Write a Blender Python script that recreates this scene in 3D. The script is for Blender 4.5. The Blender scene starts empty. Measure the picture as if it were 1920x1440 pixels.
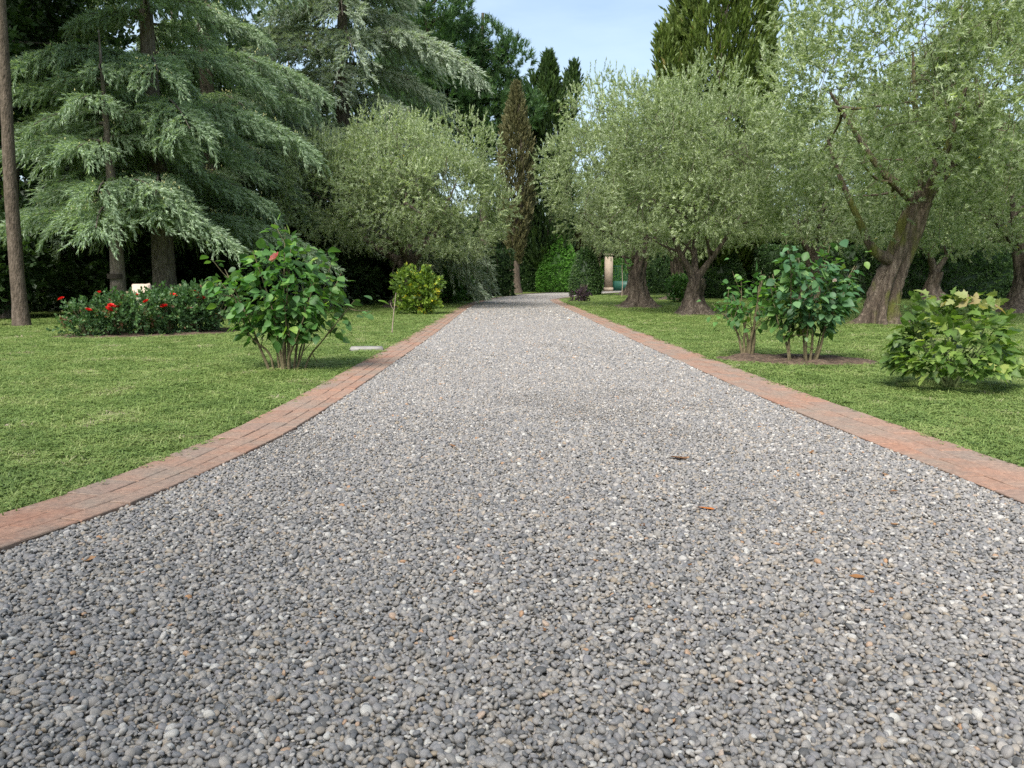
import bpy, bmesh, math, random
import numpy as np
from mathutils import Vector, Matrix

scene = bpy.context.scene
C = scene.collection
R = math.radians

# ------------------------------------------------------------------ camera
CAM_H = 1.145
cam_d = bpy.data.cameras.new('camera')
cam_d.sensor_width = 36.0
cam_d.lens = 36.0 * 1500.0 / 1920.0
cam_d.clip_start = 0.05
cam_d.clip_end = 3000.0
cam = bpy.data.objects.new('camera', cam_d)
cam.location = (0, 0, CAM_H)
cam.rotation_euler = (R(90.0) - math.atan(197.0 / 1500.0), 0, 0)
C.objects.link(cam)
scene.camera = cam

# ------------------------------------------------------------------ sky, sun, exposure
SUN_EL, SUN_AZ = 50.0, 205.0          # azimuth: clockwise from +Y; the sun stands behind the camera, to its left
world = bpy.data.worlds.new('World')
scene.world = world
world.use_nodes = True
nt = world.node_tree
nt.nodes.clear()
w_out = nt.nodes.new('ShaderNodeOutputWorld')
w_bg = nt.nodes.new('ShaderNodeBackground')
w_bg.inputs['Strength'].default_value = 0.1
sky = nt.nodes.new('ShaderNodeTexSky')
sky.sky_type = 'NISHITA'
sky.sun_disc = False
sky.sun_elevation = R(SUN_EL)
sky.sun_rotation = R(SUN_AZ)
sky.altitude = 100
sky.air_density = 1.0
sky.dust_density = 2.6
sky.ozone_density = 1.0
tc = nt.nodes.new('ShaderNodeTexCoord')
mp = nt.nodes.new('ShaderNodeMapping')
mp.inputs['Scale'].default_value = (1.2, 1.6, 5.0)
mp.inputs['Rotation'].default_value = (0.12, 0.2, 0.3)
nz = nt.nodes.new('ShaderNodeTexNoise')
nz.inputs['Scale'].default_value = 1.7
nz.inputs['Detail'].default_value = 6
nz.inputs['Roughness'].default_value = 0.55
cr = nt.nodes.new('ShaderNodeValToRGB')
cr.color_ramp.elements[0].position = 0.36
cr.color_ramp.elements[0].color = (0.22, 0.22, 0.22, 1)
cr.color_ramp.elements[1].position = 0.72
cr.color_ramp.elements[1].color = (0.72, 0.72, 0.72, 1)
mx = nt.nodes.new('ShaderNodeMix')
mx.data_type = 'RGBA'
mx.inputs['B'].default_value = (3.9, 4.75, 5.3, 1)      # thin high cloud
L = nt.links.new
L(tc.outputs['Generated'], mp.inputs['Vector'])
L(mp.outputs['Vector'], nz.inputs['Vector'])
L(nz.outputs['Fac'], cr.inputs['Fac'])
L(cr.outputs['Color'], mx.inputs['Factor'])
L(sky.outputs['Color'], mx.inputs['A'])
L(mx.outputs['Result'], w_bg.inputs['Color'])
L(w_bg.outputs['Background'], w_out.inputs['Surface'])

sun_d = bpy.data.lights.new('sun', 'SUN')
sun_d.energy = 3.1
sun_d.angle = R(26.0)
sun_d.color = (1.0, 0.96, 0.9)
sun = bpy.data.objects.new('sun', sun_d)
to_sun = Vector((math.sin(R(SUN_AZ)) * math.cos(R(SUN_EL)), math.cos(R(SUN_AZ)) * math.cos(R(SUN_EL)), math.sin(R(SUN_EL))))
sun.rotation_euler = to_sun.to_track_quat('Z', 'Y').to_euler()
sun.location = (-20, -20, 40)
C.objects.link(sun)

vs = scene.view_settings
vs.view_transform = 'Standard'
vs.look = 'None'
vs.gamma = 1.0
vs.use_curve_mapping = False
vs.exposure = 1.25
cy = scene.cycles
cy.max_bounces = 8
cy.diffuse_bounces = 5
cy.glossy_bounces = 2
cy.transmission_bounces = 4
cy.transparent_max_bounces = 4
cy.use_denoising = False
cy.caustics_reflective = False
cy.caustics_refractive = False
scene.render.film_transparent = False

# ------------------------------------------------------------------ helpers: objects
def tag(o, label=None, cat=None, group=None, kind=None):
    if label: o['label'] = label
    if cat: o['category'] = cat
    if group: o['group'] = group
    if kind: o['kind'] = kind
    return o

def thing(name, label, cat, loc=(0, 0, 0), rz=0.0, group=None, scale=1.0):
    o = bpy.data.objects.new(name, None)
    o.empty_display_size = 0.2
    o.location = loc
    o.rotation_euler = (0, 0, rz)
    o.scale = (scale,) * 3 if not hasattr(scale, '__len__') else scale
    C.objects.link(o)
    return tag(o, label, cat, group)

def obj(name, me, parent=None, mat=None, kind=None, loc=None, rot=None, scale=None):
    o = bpy.data.objects.new(name, me)
    C.objects.link(o)
    if parent: o.parent = parent
    if loc is not None: o.location = loc
    if rot is not None: o.rotation_euler = rot
    if scale is not None: o.scale = (scale,) * 3 if not hasattr(scale, '__len__') else scale
    if mat is not None:
        if not me.materials: me.materials.append(mat)
        elif me.materials[0] != mat:
            o.material_slots[0].link = 'OBJECT'
            o.material_slots[0].material = mat
    if kind: o['kind'] = kind
    return o

# ------------------------------------------------------------------ helpers: meshes from arrays
def mesh(name, parts, mat=None, smooth=False):
    """parts: list of (verts Nx3, faces Mxk, tint M or scalar)"""
    vs_, loops, starts, tots, tints = [], [], [], [], []
    vo = lo = 0
    for p in parts:
        v = np.asarray(p[0], np.float32); f = np.asarray(p[1], np.int32)
        t = p[2] if len(p) > 2 else 0.5
        if len(v) == 0 or len(f) == 0: continue
        vs_.append(v)
        loops.append((f + vo).ravel())
        m, k = f.shape
        starts.append(lo + np.arange(m, dtype=np.int32) * k)
        tots.append(np.full(m, k, np.int32))
        tints.append(np.broadcast_to(np.asarray(t, np.float32), (m,)))
        vo += len(v); lo += m * k
    V = np.concatenate(vs_); Lp = np.concatenate(loops); S = np.concatenate(starts); T = np.concatenate(tots)
    me = bpy.data.meshes.new(name)
    me.vertices.add(len(V)); me.vertices.foreach_set('co', V.ravel())
    me.loops.add(len(Lp)); me.loops.foreach_set('vertex_index', Lp)
    me.polygons.add(len(S)); me.polygons.foreach_set('loop_start', S); me.polygons.foreach_set('loop_total', T)
    if smooth: me.polygons.foreach_set('use_smooth', np.ones(len(S), bool))
    a = me.attributes.new('tint', 'FLOAT', 'FACE')
    a.data.foreach_set('value', np.concatenate(tints).astype(np.float32))
    me.update(calc_edges=True)
    if mat: me.materials.append(mat)
    return me

def unit(a):
    return a / np.maximum(np.linalg.norm(a, axis=-1, keepdims=True), 1e-9)

def frames(d, roll):
    """rotation matrices whose Y column is d"""
    d = unit(np.asarray(d, float))
    ref = np.where(np.abs(d[:, 2:3]) > 0.95, np.array([[1., 0, 0]]), np.array([[0, 0, 1.]]))
    x = unit(np.cross(d, ref)); z = np.cross(x, d)
    c, s = np.cos(roll)[:, None], np.sin(roll)[:, None]
    return np.stack([x * c + z * s, d, -x * s + z * c], axis=2)

def put(tmpl, pos, d, roll, scale, tint=0.0):
    tv, tf, tt = tmpl
    n, k = len(pos), len(tv)
    M = frames(d, roll)
    V = np.einsum('nij,kj->nki', M, tv) * np.reshape(np.broadcast_to(scale, (n,)), (n, 1, 1)) + np.asarray(pos)[:, None]
    F = tf[None] + (np.arange(n) * k)[:, None, None]
    T = np.clip(np.reshape(np.broadcast_to(tint, (n,)), (n, 1)) + tt[None], 0, 1)
    return V.reshape(-1, 3), F.reshape(-1, tf.shape[1]), T.ravel()

def put_mix(rng, tmpls, pos, d, roll, scale, tint):
    n = len(pos); pick = rng.integers(0, len(tmpls), n)
    scale = np.broadcast_to(scale, (n,)); tint = np.broadcast_to(tint, (n,))
    return [put(t, pos[pick == i], d[pick == i], roll[pick == i], scale[pick == i], tint[pick == i])
            for i, t in enumerate(tmpls) if (pick == i).any()]

def tube(path, rad, seg=8, rng=None, noise=0.0, lobes=None, level=False, tint=0.5):
    """lofted limb; lobes = (count, amplitude per ring, twist)"""
    P = np.asarray(path, float); n = len(P)
    rad = np.broadcast_to(np.asarray(rad, float), (n,))
    tn = np.tile([0., 0., 1.], (n, 1)) if level else unit(np.gradient(P, axis=0))
    x = np.cross(tn[0], [0, 1, 0] if abs(tn[0][1]) < 0.9 else [1, 0, 0]); x /= np.linalg.norm(x)
    th = np.arange(seg) * 2 * math.pi / seg
    V = []
    ph = 0.0 if rng is None else rng.uniform(0, 6.28, 3)
    for i in range(n):
        x = x - tn[i] * np.dot(x, tn[i]); x /= np.linalg.norm(x)
        y = np.cross(tn[i], x)
        r = np.full(seg, rad[i])
        if lobes is not None:
            k, amp, tw = lobes
            a = amp[i] if hasattr(amp, '__len__') else amp
            r = r * (1 + a * (0.6 * np.sin(k * th + ph[0] + tw * i / n) + 0.4 * np.sin((k + 2) * th + ph[1] - 1.4 * tw * i / n) + 0.3 * np.sin(2 * th + ph[2])))
        if rng is not None and noise: r = r * (1 + noise * rng.standard_normal(seg))
        V.append(P[i] + np.outer(np.cos(th) * r, x) + np.outer(np.sin(th) * r, y))
    V = np.concatenate(V)
    i = np.arange(n - 1)[:, None] * seg; j = np.arange(seg)[None]; jn = (j + 1) % seg
    F = np.stack([i + j, i + jn, i + seg + jn, i + seg + j], axis=2).reshape(-1, 4)
    return V, F, tint

def curve(pts, n=12):
    """smooth path through control points (Catmull-Rom)"""
    P = np.asarray(pts, float); P = np.vstack([2 * P[0] - P[1], P, 2 * P[-1] - P[-2]])
    out = []
    m = len(P) - 3
    for i in range(m):
        p0, p1, p2, p3 = P[i:i + 4]
        for t in np.linspace(0, 1, n, endpoint=(i == m - 1)):
            out.append(0.5 * ((2 * p1) + (-p0 + p2) * t + (2 * p0 - 5 * p1 + 4 * p2 - p3) * t * t + (-p0 + 3 * p1 - 3 * p2 + p3) * t ** 3))
    return np.array(out)

def rand_dirs(rng, n):
    return unit(rng.standard_normal((n, 3)))

# ------------------------------------------------------------------ helpers: materials
def nodes(name):
    m = bpy.data.materials.new(name); m.use_nodes = True
    n = m.node_tree; n.nodes.clear()
    o = n.nodes.new('ShaderNodeOutputMaterial')
    return m, n, o

def ramp(n, cols, fac):
    r = n.nodes.new('ShaderNodeValToRGB')
    e = r.color_ramp.elements
    while len(e) < len(cols): e.new(0.5)
    for el, (p, c) in zip(e, cols):
        el.position = p; el.color = (*c, 1)
    n.links.new(fac, r.inputs['Fac'])
    return r.outputs['Color']

def leaf_mat(name, cols, trans=0.3, rough=0.5, spec=0.35, source='tint', tcol=(1.25, 1.35, 0.6)):
    m, n, o = nodes(name)
    if source == 'tint':
        a = n.nodes.new('ShaderNodeAttribute'); a.attribute_name = 'tint'; fac = a.outputs['Fac']
    else:
        a = n.nodes.new('ShaderNodeObjectInfo'); fac = a.outputs['Random']
    col = ramp(n, cols, fac)
    b = n.nodes.new('ShaderNodeBsdfPrincipled')
    b.inputs['Roughness'].default_value = rough
    b.inputs['Specular IOR Level'].default_value = spec
    n.links.new(col, b.inputs['Base Color'])
    t = n.nodes.new('ShaderNodeBsdfTranslucent')
    k = n.nodes.new('ShaderNodeMix'); k.data_type = 'RGBA'; k.blend_type = 'MULTIPLY'
    k.inputs['Factor'].default_value = 1.0; k.inputs['B'].default_value = (*tcol, 1)
    n.links.new(col, k.inputs['A']); n.links.new(k.outputs['Result'], t.inputs['Color'])
    s = n.nodes.new('ShaderNodeMixShader'); s.inputs['Fac'].default_value = trans
    n.links.new(b.outputs[0], s.inputs[1]); n.links.new(t.outputs[0], s.inputs[2])
    n.links.new(s.outputs[0], o.inputs['Surface'])
    return m

def surf_mat(name, cols, scale=8.0, stretch=(1, 1, 1), detail=8, rough=0.85, bump=0.4, bump_scale=None, spec=0.3, coord='Object', dist=0.02):
    m, n, o = nodes(name)
    tcn = n.nodes.new('ShaderNodeTexCoord')
    mpn = n.nodes.new('ShaderNodeMapping'); mpn.inputs['Scale'].default_value = stretch
    n.links.new(tcn.outputs[coord], mpn.inputs['Vector'])
    a = n.nodes.new('ShaderNodeTexNoise'); a.inputs['Scale'].default_value = scale; a.inputs['Detail'].default_value = detail; a.inputs['Roughness'].default_value = 0.62
    n.links.new(mpn.outputs[0], a.inputs['Vector'])
    col = ramp(n, cols, a.outputs['Fac'])
    b = n.nodes.new('ShaderNodeBsdfPrincipled')
    b.inputs['Roughness'].default_value = rough; b.inputs['Specular IOR Level'].default_value = spec
    n.links.new(col, b.inputs['Base Color'])
    if bump:
        h = n.nodes.new('ShaderNodeTexNoise'); h.inputs['Scale'].default_value = bump_scale or scale * 2.2; h.inputs['Detail'].default_value = 8
        n.links.new(mpn.outputs[0], h.inputs['Vector'])
        bp = n.nodes.new('ShaderNodeBump'); bp.inputs['Strength'].default_value = bump; bp.inputs['Distance'].default_value = dist
        n.links.new(h.outputs['Fac'], bp.inputs['Height']); n.links.new(bp.outputs[0], b.inputs['Normal'])
    n.links.new(b.outputs[0], o.inputs['Surface'])
    return m

def g3(r, g, b): return (r, g, b)

M = {}
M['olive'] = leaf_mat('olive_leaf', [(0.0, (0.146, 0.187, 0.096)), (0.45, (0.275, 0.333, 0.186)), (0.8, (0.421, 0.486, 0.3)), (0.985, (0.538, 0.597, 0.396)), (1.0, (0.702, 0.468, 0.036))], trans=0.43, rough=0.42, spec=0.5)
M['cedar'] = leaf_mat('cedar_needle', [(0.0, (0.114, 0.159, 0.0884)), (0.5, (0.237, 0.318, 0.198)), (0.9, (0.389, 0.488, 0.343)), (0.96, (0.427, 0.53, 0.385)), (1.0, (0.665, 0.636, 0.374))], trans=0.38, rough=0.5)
M['cedar_blue'] = leaf_mat('blue_cedar_needle', [(0.0, (0.12, 0.152, 0.105)), (0.5, (0.25, 0.304, 0.226)), (0.9, (0.4, 0.462, 0.367)), (1.0, (0.47, 0.514, 0.42))], trans=0.35, rough=0.5)
M['pine'] = leaf_mat('pine_needle', [(0.0, (0.0345, 0.069, 0.0253)), (0.5, (0.0633, 0.132, 0.046)), (1.0, (0.127, 0.218, 0.069))], trans=0.33)
M['cypress'] = leaf_mat('cypress_foliage', [(0.0, (0.0688, 0.106, 0.025)), (0.5, (0.131, 0.188, 0.0425)), (0.9, (0.213, 0.275, 0.0688)), (1.0, (0.275, 0.225, 0.0813))], trans=0.33)
M['cypress_dark'] = leaf_mat('dark_cypress_foliage', [(0.0, (0.026, 0.052, 0.0182)), (0.6, (0.065, 0.117, 0.0325)), (1.0, (0.117, 0.182, 0.0455))], trans=0.28)
M['brown'] = leaf_mat('withered_foliage', [(0.0, (0.0723, 0.0795, 0.0333)), (0.5, (0.145, 0.145, 0.0617)), (1.0, (0.246, 0.223, 0.109))], trans=0.23, tcol=(1.1, 1.0, 0.7))
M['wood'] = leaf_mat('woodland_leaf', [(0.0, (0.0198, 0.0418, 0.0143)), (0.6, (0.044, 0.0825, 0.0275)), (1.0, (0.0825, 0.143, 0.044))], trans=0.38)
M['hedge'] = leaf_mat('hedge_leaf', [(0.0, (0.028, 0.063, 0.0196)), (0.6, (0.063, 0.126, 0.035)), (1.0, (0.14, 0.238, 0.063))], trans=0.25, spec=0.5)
M['bright'] = leaf_mat('bright_hedge_leaf', [(0.0, (0.0686, 0.163, 0.03)), (0.6, (0.161, 0.363, 0.0624)), (1.0, (0.297, 0.535, 0.125))], trans=0.33)
M['rose'] = leaf_mat('rose_leaf', [(0.0, (0.0491, 0.119, 0.0364)), (0.6, (0.084, 0.196, 0.0504)), (0.92, (0.14, 0.28, 0.07)), (1.0, (0.28, 0.379, 0.084))], trans=0.38, rough=0.5, spec=0.35, source='random', tcol=(1.3, 1.5, 0.5))
M['rose_t'] = leaf_mat('rose_foliage', [(0.0, (0.0438, 0.1, 0.0325)), (0.6, (0.0813, 0.175, 0.045)), (0.92, (0.138, 0.25, 0.0625)), (1.0, (0.25, 0.338, 0.075))], trans=0.38)
M['rose_blue'] = leaf_mat('bluish_rose_leaf', [(0.0, (0.043, 0.108, 0.047)), (0.6, (0.078, 0.175, 0.0739)), (0.9, (0.128, 0.242, 0.101)), (1.0, (0.215, 0.323, 0.108))], trans=0.35, rough=0.5, spec=0.35, source='random')
M['peony'] = leaf_mat('lobed_leaf', [(0.0, (0.0616, 0.123, 0.0271)), (0.5, (0.123, 0.209, 0.0444)), (0.85, (0.209, 0.302, 0.0739)), (1.0, (0.32, 0.357, 0.105))], trans=0.41, rough=0.5, source='random')
M['peony_t'] = leaf_mat('lobed_foliage', [(0.0, (0.045, 0.09, 0.022)), (0.5, (0.085, 0.15, 0.034)), (1.0, (0.15, 0.22, 0.05))], trans=0.38)
M['peony_top'] = leaf_mat('young_lobed_leaf', [(0.0, (0.2, 0.26, 0.08)), (0.6, (0.3, 0.31, 0.12)), (1.0, (0.36, 0.26, 0.14))], trans=0.43, rough=0.5, source='random')
M['redrose'] = leaf_mat('bed_rose_foliage', [(0.0, (0.033, 0.075, 0.027)), (0.6, (0.075, 0.15, 0.054)), (0.93, (0.135, 0.225, 0.0825)), (1.0, (0.225, 0.112, 0.075))], trans=0.33)
M['yellowrose'] = leaf_mat('yellow_green_foliage', [(0.0, (0.055, 0.099, 0.022)), (0.5, (0.132, 0.22, 0.033)), (0.85, (0.264, 0.352, 0.055)), (1.0, (0.66, 0.55, 0.044))], trans=0.38)
M['purple'] = leaf_mat('purple_foliage', [(0.0, (0.03, 0.02, 0.03)), (1.0, (0.1, 0.06, 0.08))], trans=0.28)
M['bloom_red'] = leaf_mat('red_petal', [(0.0, (0.5, 0.01, 0.012)), (1.0, (0.78, 0.03, 0.025))], trans=0.25, tcol=(1, 0.6, 0.6))
M['bloom_pink'] = leaf_mat('pink_petal', [(0.0, (0.75, 0.2, 0.19)), (1.0, (0.85, 0.42, 0.38))], trans=0.25, tcol=(1, 0.8, 0.8))
M['bloom_white'] = leaf_mat('cream_petal', [(0.0, (0.8, 0.62, 0.52)), (1.0, (0.85, 0.8, 0.72))], trans=0.25, tcol=(1, 0.9, 0.9))
M['bark'] = surf_mat('olive_bark', [(0.3, (0.016, 0.012, 0.009)), (0.5, (0.075, 0.058, 0.043)), (0.7, (0.2, 0.165, 0.13))], scale=4, stretch=(3, 3, 0.5), bump=1.0, dist=0.08)
M['bark_cedar'] = surf_mat('cedar_bark', [(0.3, (0.05, 0.042, 0.034)), (0.5, (0.12, 0.1, 0.08)), (0.7, (0.2, 0.175, 0.145))], scale=7, stretch=(2, 2, 0.6), bump=0.8, dist=0.05)
M['bark_pine'] = surf_mat('pine_bark', [(0.3, (0.0368, 0.0273, 0.0189)), (0.5, (0.0863, 0.0656, 0.0473)), (0.7, (0.142, 0.112, 0.0863))], scale=6, stretch=(2.2, 2.2, 0.8), bump=0.9, dist=0.05)
M['band'] = surf_mat('dark_band', [(0.3, (0.025, 0.02, 0.016)), (0.7, (0.05, 0.04, 0.03))], scale=20)
M['cane'] = surf_mat('rose_cane', [(0.3, (0.07, 0.055, 0.032)), (0.55, (0.14, 0.12, 0.065)), (0.75, (0.22, 0.18, 0.11))], scale=18, bump=0.5, dist=0.008)
M['cane_green'] = surf_mat('green_cane', [(0.3, (0.06, 0.09, 0.03)), (0.7, (0.13, 0.16, 0.06))], scale=18, bump=0.2)
M['twig'] = surf_mat('bare_twig', [(0.3, (0.2, 0.15, 0.11)), (0.7, (0.36, 0.3, 0.24))], scale=20, bump=0.3)
M['soil'] = surf_mat('soil', [(0.3, (0.04, 0.026, 0.017)), (0.5, (0.1, 0.068, 0.046)), (0.72, (0.19, 0.135, 0.095))], scale=14, bump=1.0, dist=0.05)
M['stone'] = surf_mat('marker_stone', [(0.3, (0.384, 0.288, 0.224)), (0.7, (0.496, 0.4, 0.32))], scale=6, bump=0.3)
M['slab'] = surf_mat('slab_stone', [(0.3, (0.165, 0.154, 0.138)), (0.55, (0.242, 0.231, 0.215)), (0.75, (0.286, 0.275, 0.253))], scale=9, bump=0.5)
M['pillar'] = surf_mat('gate_stone', [(0.3, (0.3, 0.24, 0.18)), (0.7, (0.46, 0.38, 0.29))], scale=3, bump=0.4)
M['gate'] = surf_mat('green_gate_paint', [(0.3, (0.012, 0.06, 0.045)), (0.7, (0.022, 0.09, 0.065))], scale=5, rough=0.5, bump=0.1)
M['mortar'] = surf_mat('mortar', [(0.3, (0.1, 0.075, 0.058)), (0.7, (0.2, 0.155, 0.12))], scale=30, bump=0.6)
M['dry'] = leaf_mat('dry_leaf', [(0.0, (0.14, 0.07, 0.0315)), (0.5, (0.252, 0.119, 0.042)), (1.0, (0.294, 0.168, 0.084))], trans=0.15, source='random', tcol=(1, 0.8, 0.6))
M['dry_orange'] = leaf_mat('orange_leaf', [(0.0, (0.48, 0.16, 0.028)), (1.0, (0.44, 0.136, 0.024))], trans=0.15, source='random', tcol=(1, 0.8, 0.6))

# moss on the leaning olive: bark with green patches that have a shape of their own
def moss_bark():
    m = surf_mat('mossy_bark', [(0.25, (0.035, 0.026, 0.018)), (0.5, (0.1, 0.075, 0.054)), (0.72, (0.25, 0.2, 0.15))], scale=5, stretch=(2.6, 2.6, 0.35), bump=1.0, dist=0.1)
    n = m.node_tree
    b = next(x for x in n.nodes if x.type == 'BSDF_PRINCIPLED')
    src = b.inputs['Base Color'].links[0].from_socket
    tcn = next(x for x in n.nodes if x.type == 'TEX_COORD')
    a = n.nodes.new('ShaderNodeTexNoise'); a.inputs['Scale'].default_value = 1.5; a.inputs['Detail'].default_value = 7
    mpn = n.nodes.new('ShaderNodeMapping'); mpn.inputs['Scale'].default_value = (1.6, 1.6, 0.7)
    n.links.new(tcn.outputs['Object'], mpn.inputs['Vector']); n.links.new(mpn.outputs[0], a.inputs['Vector'])
    f = ramp(n, [(0.5, (0, 0, 0)), (0.62, (0.85, 0.85, 0.85))], a.outputs['Fac'])
    k = n.nodes.new('ShaderNodeMix'); k.data_type = 'RGBA'; k.inputs['B'].default_value = (0.11, 0.12, 0.02, 1)
    n.links.new(f, k.inputs['Factor']); n.links.new(src, k.inputs['A']); n.links.new(k.outputs['Result'], b.inputs['Base Color'])
    return m
M['moss'] = moss_bark()

# ------------------------------------------------------------------ ground, drive, edging
rng = np.random.default_rng(7)

def lawn_mat():
    m, n, o = nodes('lawn_turf')
    tcn = n.nodes.new('ShaderNodeTexCoord')
    a = n.nodes.new('ShaderNodeTexNoise'); a.inputs['Scale'].default_value = 0.35; a.inputs['Detail'].default_value = 5
    b_ = n.nodes.new('ShaderNodeTexNoise'); b_.inputs['Scale'].default_value = 22; b_.inputs['Detail'].default_value = 6
    for t in (a, b_): n.links.new(tcn.outputs['Object'], t.inputs['Vector'])
    c1 = ramp(n, [(0.3, (0.138, 0.201, 0.0467)), (0.55, (0.195, 0.265, 0.0648)), (0.75, (0.252, 0.286, 0.0907))], a.outputs['Fac'])
    c2 = ramp(n, [(0.3, (0.45, 0.45, 0.4)), (0.6, (1, 1, 1)), (0.8, (1.3, 1.25, 1.1))], b_.outputs['Fac'])
    k = n.nodes.new('ShaderNodeMix'); k.data_type = 'RGBA'; k.blend_type = 'MULTIPLY'; k.inputs['Factor'].default_value = 1
    n.links.new(c1, k.inputs['A']); n.links.new(c2, k.inputs['B'])
    b = n.nodes.new('ShaderNodeBsdfPrincipled'); b.inputs['Roughness'].default_value = 0.9; b.inputs['Specular IOR Level'].default_value = 0.1
    n.links.new(k.outputs['Result'], b.inputs['Base Color'])
    bp = n.nodes.new('ShaderNodeBump'); bp.inputs['Strength'].default_value = 0.8; bp.inputs['Distance'].default_value = 0.04
    n.links.new(b_.outputs['Fac'], bp.inputs['Height']); n.links.new(bp.outputs[0], b.inputs['Normal'])
    n.links.new(b.outputs[0], o.inputs['Surface'])
    return m

def quad_sheet(x0, x1, y0, y1, z, nx, ny):
    X, Y = np.meshgrid(np.linspace(x0, x1, nx), np.linspace(y0, y1, ny))
    V = np.stack([X, Y, np.full_like(X, z)], 2).reshape(-1, 3)
    i = (np.arange(ny - 1)[:, None] * nx + np.arange(nx - 1)[None]).ravel()
    return V, np.stack([i, i + 1, i + nx + 1, i + nx], 1)

v, f = quad_sheet(-900, 900, -300, 1500, 0, 19, 19)
tag(obj('ground', mesh('ground', [(v, f)]), mat=lawn_mat()), 'mown green lawn on both sides of the drive', 'lawn', kind='structure')

LI = curve([(-3.7, -2), (-2.95, 0.4), (-2.14, 3.2), (-1.89, 4.0), (-1.72, 5.1), (-1.62, 6.4), (-1.59, 9.8), (-1.59, 17), (-1.68, 30), (-1.58, 36), (-1.19, 43), (0.4, 57), (2.87, 66), (5.5, 73.5), (9.2, 79), (13, 82.5), (24, 88)], 10)
RI = curve([(2.75, -2), (2.65, 1), (2.57, 3.9), (2.5, 5.1), (2.38, 7.5), (2.31, 10.5), (2.23, 15.7), (2.16, 23), (2.08, 31), (1.98, 40), (2.3, 45), (3.88, 52.3), (6.5, 62.0), (10.5, 71), (16, 76.5), (26, 80)], 10)

def resample(P, step):
    s = np.concatenate([[0], np.cumsum(np.linalg.norm(np.diff(P, axis=0), axis=1))])
    t = np.arange(0, s[-1], step)
    return np.stack([np.interp(t, s, P[:, i]) for i in range(P.shape[1])], 1), t

def offset(P, d):
    t = unit(np.gradient(P, axis=0)); n = np.stack([-t[:, 1], t[:, 0]], 1)
    return P + n * d

def strip(A, B, za, zb):
    n = len(A)
    V = np.concatenate([np.c_[A, np.full(n, za)], np.c_[B, np.full(n, zb)]])
    i = np.arange(n - 1)
    return V, np.stack([i + n, i + n + 1, i + 1, i], 1)

def n_resample(P, n):
    s = np.concatenate([[0], np.cumsum(np.linalg.norm(np.diff(P, axis=0), axis=1))])
    t = np.linspace(0, s[-1], n)
    return np.stack([np.interp(t, s, P[:, i]) for i in range(2)], 1)

def gravel_base_mat():
    m, n, o = nodes('gravel_bed')
    tcn = n.nodes.new('ShaderNodeTexCoord')
    v1 = n.nodes.new('ShaderNodeTexVoronoi'); v1.inputs['Scale'].default_value = 34
    n.links.new(tcn.outputs['Object'], v1.inputs['Vector'])
    sp = n.nodes.new('ShaderNodeSeparateColor'); n.links.new(v1.outputs['Color'], sp.inputs[0])
    c = ramp(n, [(0.0, (0.141, 0.135, 0.123)), (0.4, (0.232, 0.218, 0.194)), (0.75, (0.314, 0.29, 0.251)), (1.0, (0.425, 0.397, 0.352))], sp.outputs[0])
    b = n.nodes.new('ShaderNodeBsdfPrincipled'); b.inputs['Roughness'].default_value = 0.8
    n.links.new(c, b.inputs['Base Color'])
    bp = n.nodes.new('ShaderNodeBump'); bp.inputs['Strength'].default_value = 0.8; bp.inputs['Distance'].default_value = 0.02; bp.invert = True
    n.links.new(v1.outputs['Distance'], bp.inputs['Height']); n.links.new(bp.outputs[0], b.inputs['Normal'])
    n.links.new(b.outputs[0], o.inputs['Surface'])
    return m

A_, B_ = n_resample(LI, 160), n_resample(RI, 160)
v, f = strip(A_, B_, 0.004, 0.004)
tag(obj('gravel_drive', mesh('gravel_drive', [(v, f[:, ::-1])]), mat=gravel_base_mat()), 'long pale gravel drive between brick edgings', 'drive', kind='structure')

def inside_x(P, y):
    """x of an edge line at a given y (valid while the line runs along y)"""
    return np.interp(y, P[:, 1], P[:, 0])

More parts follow.
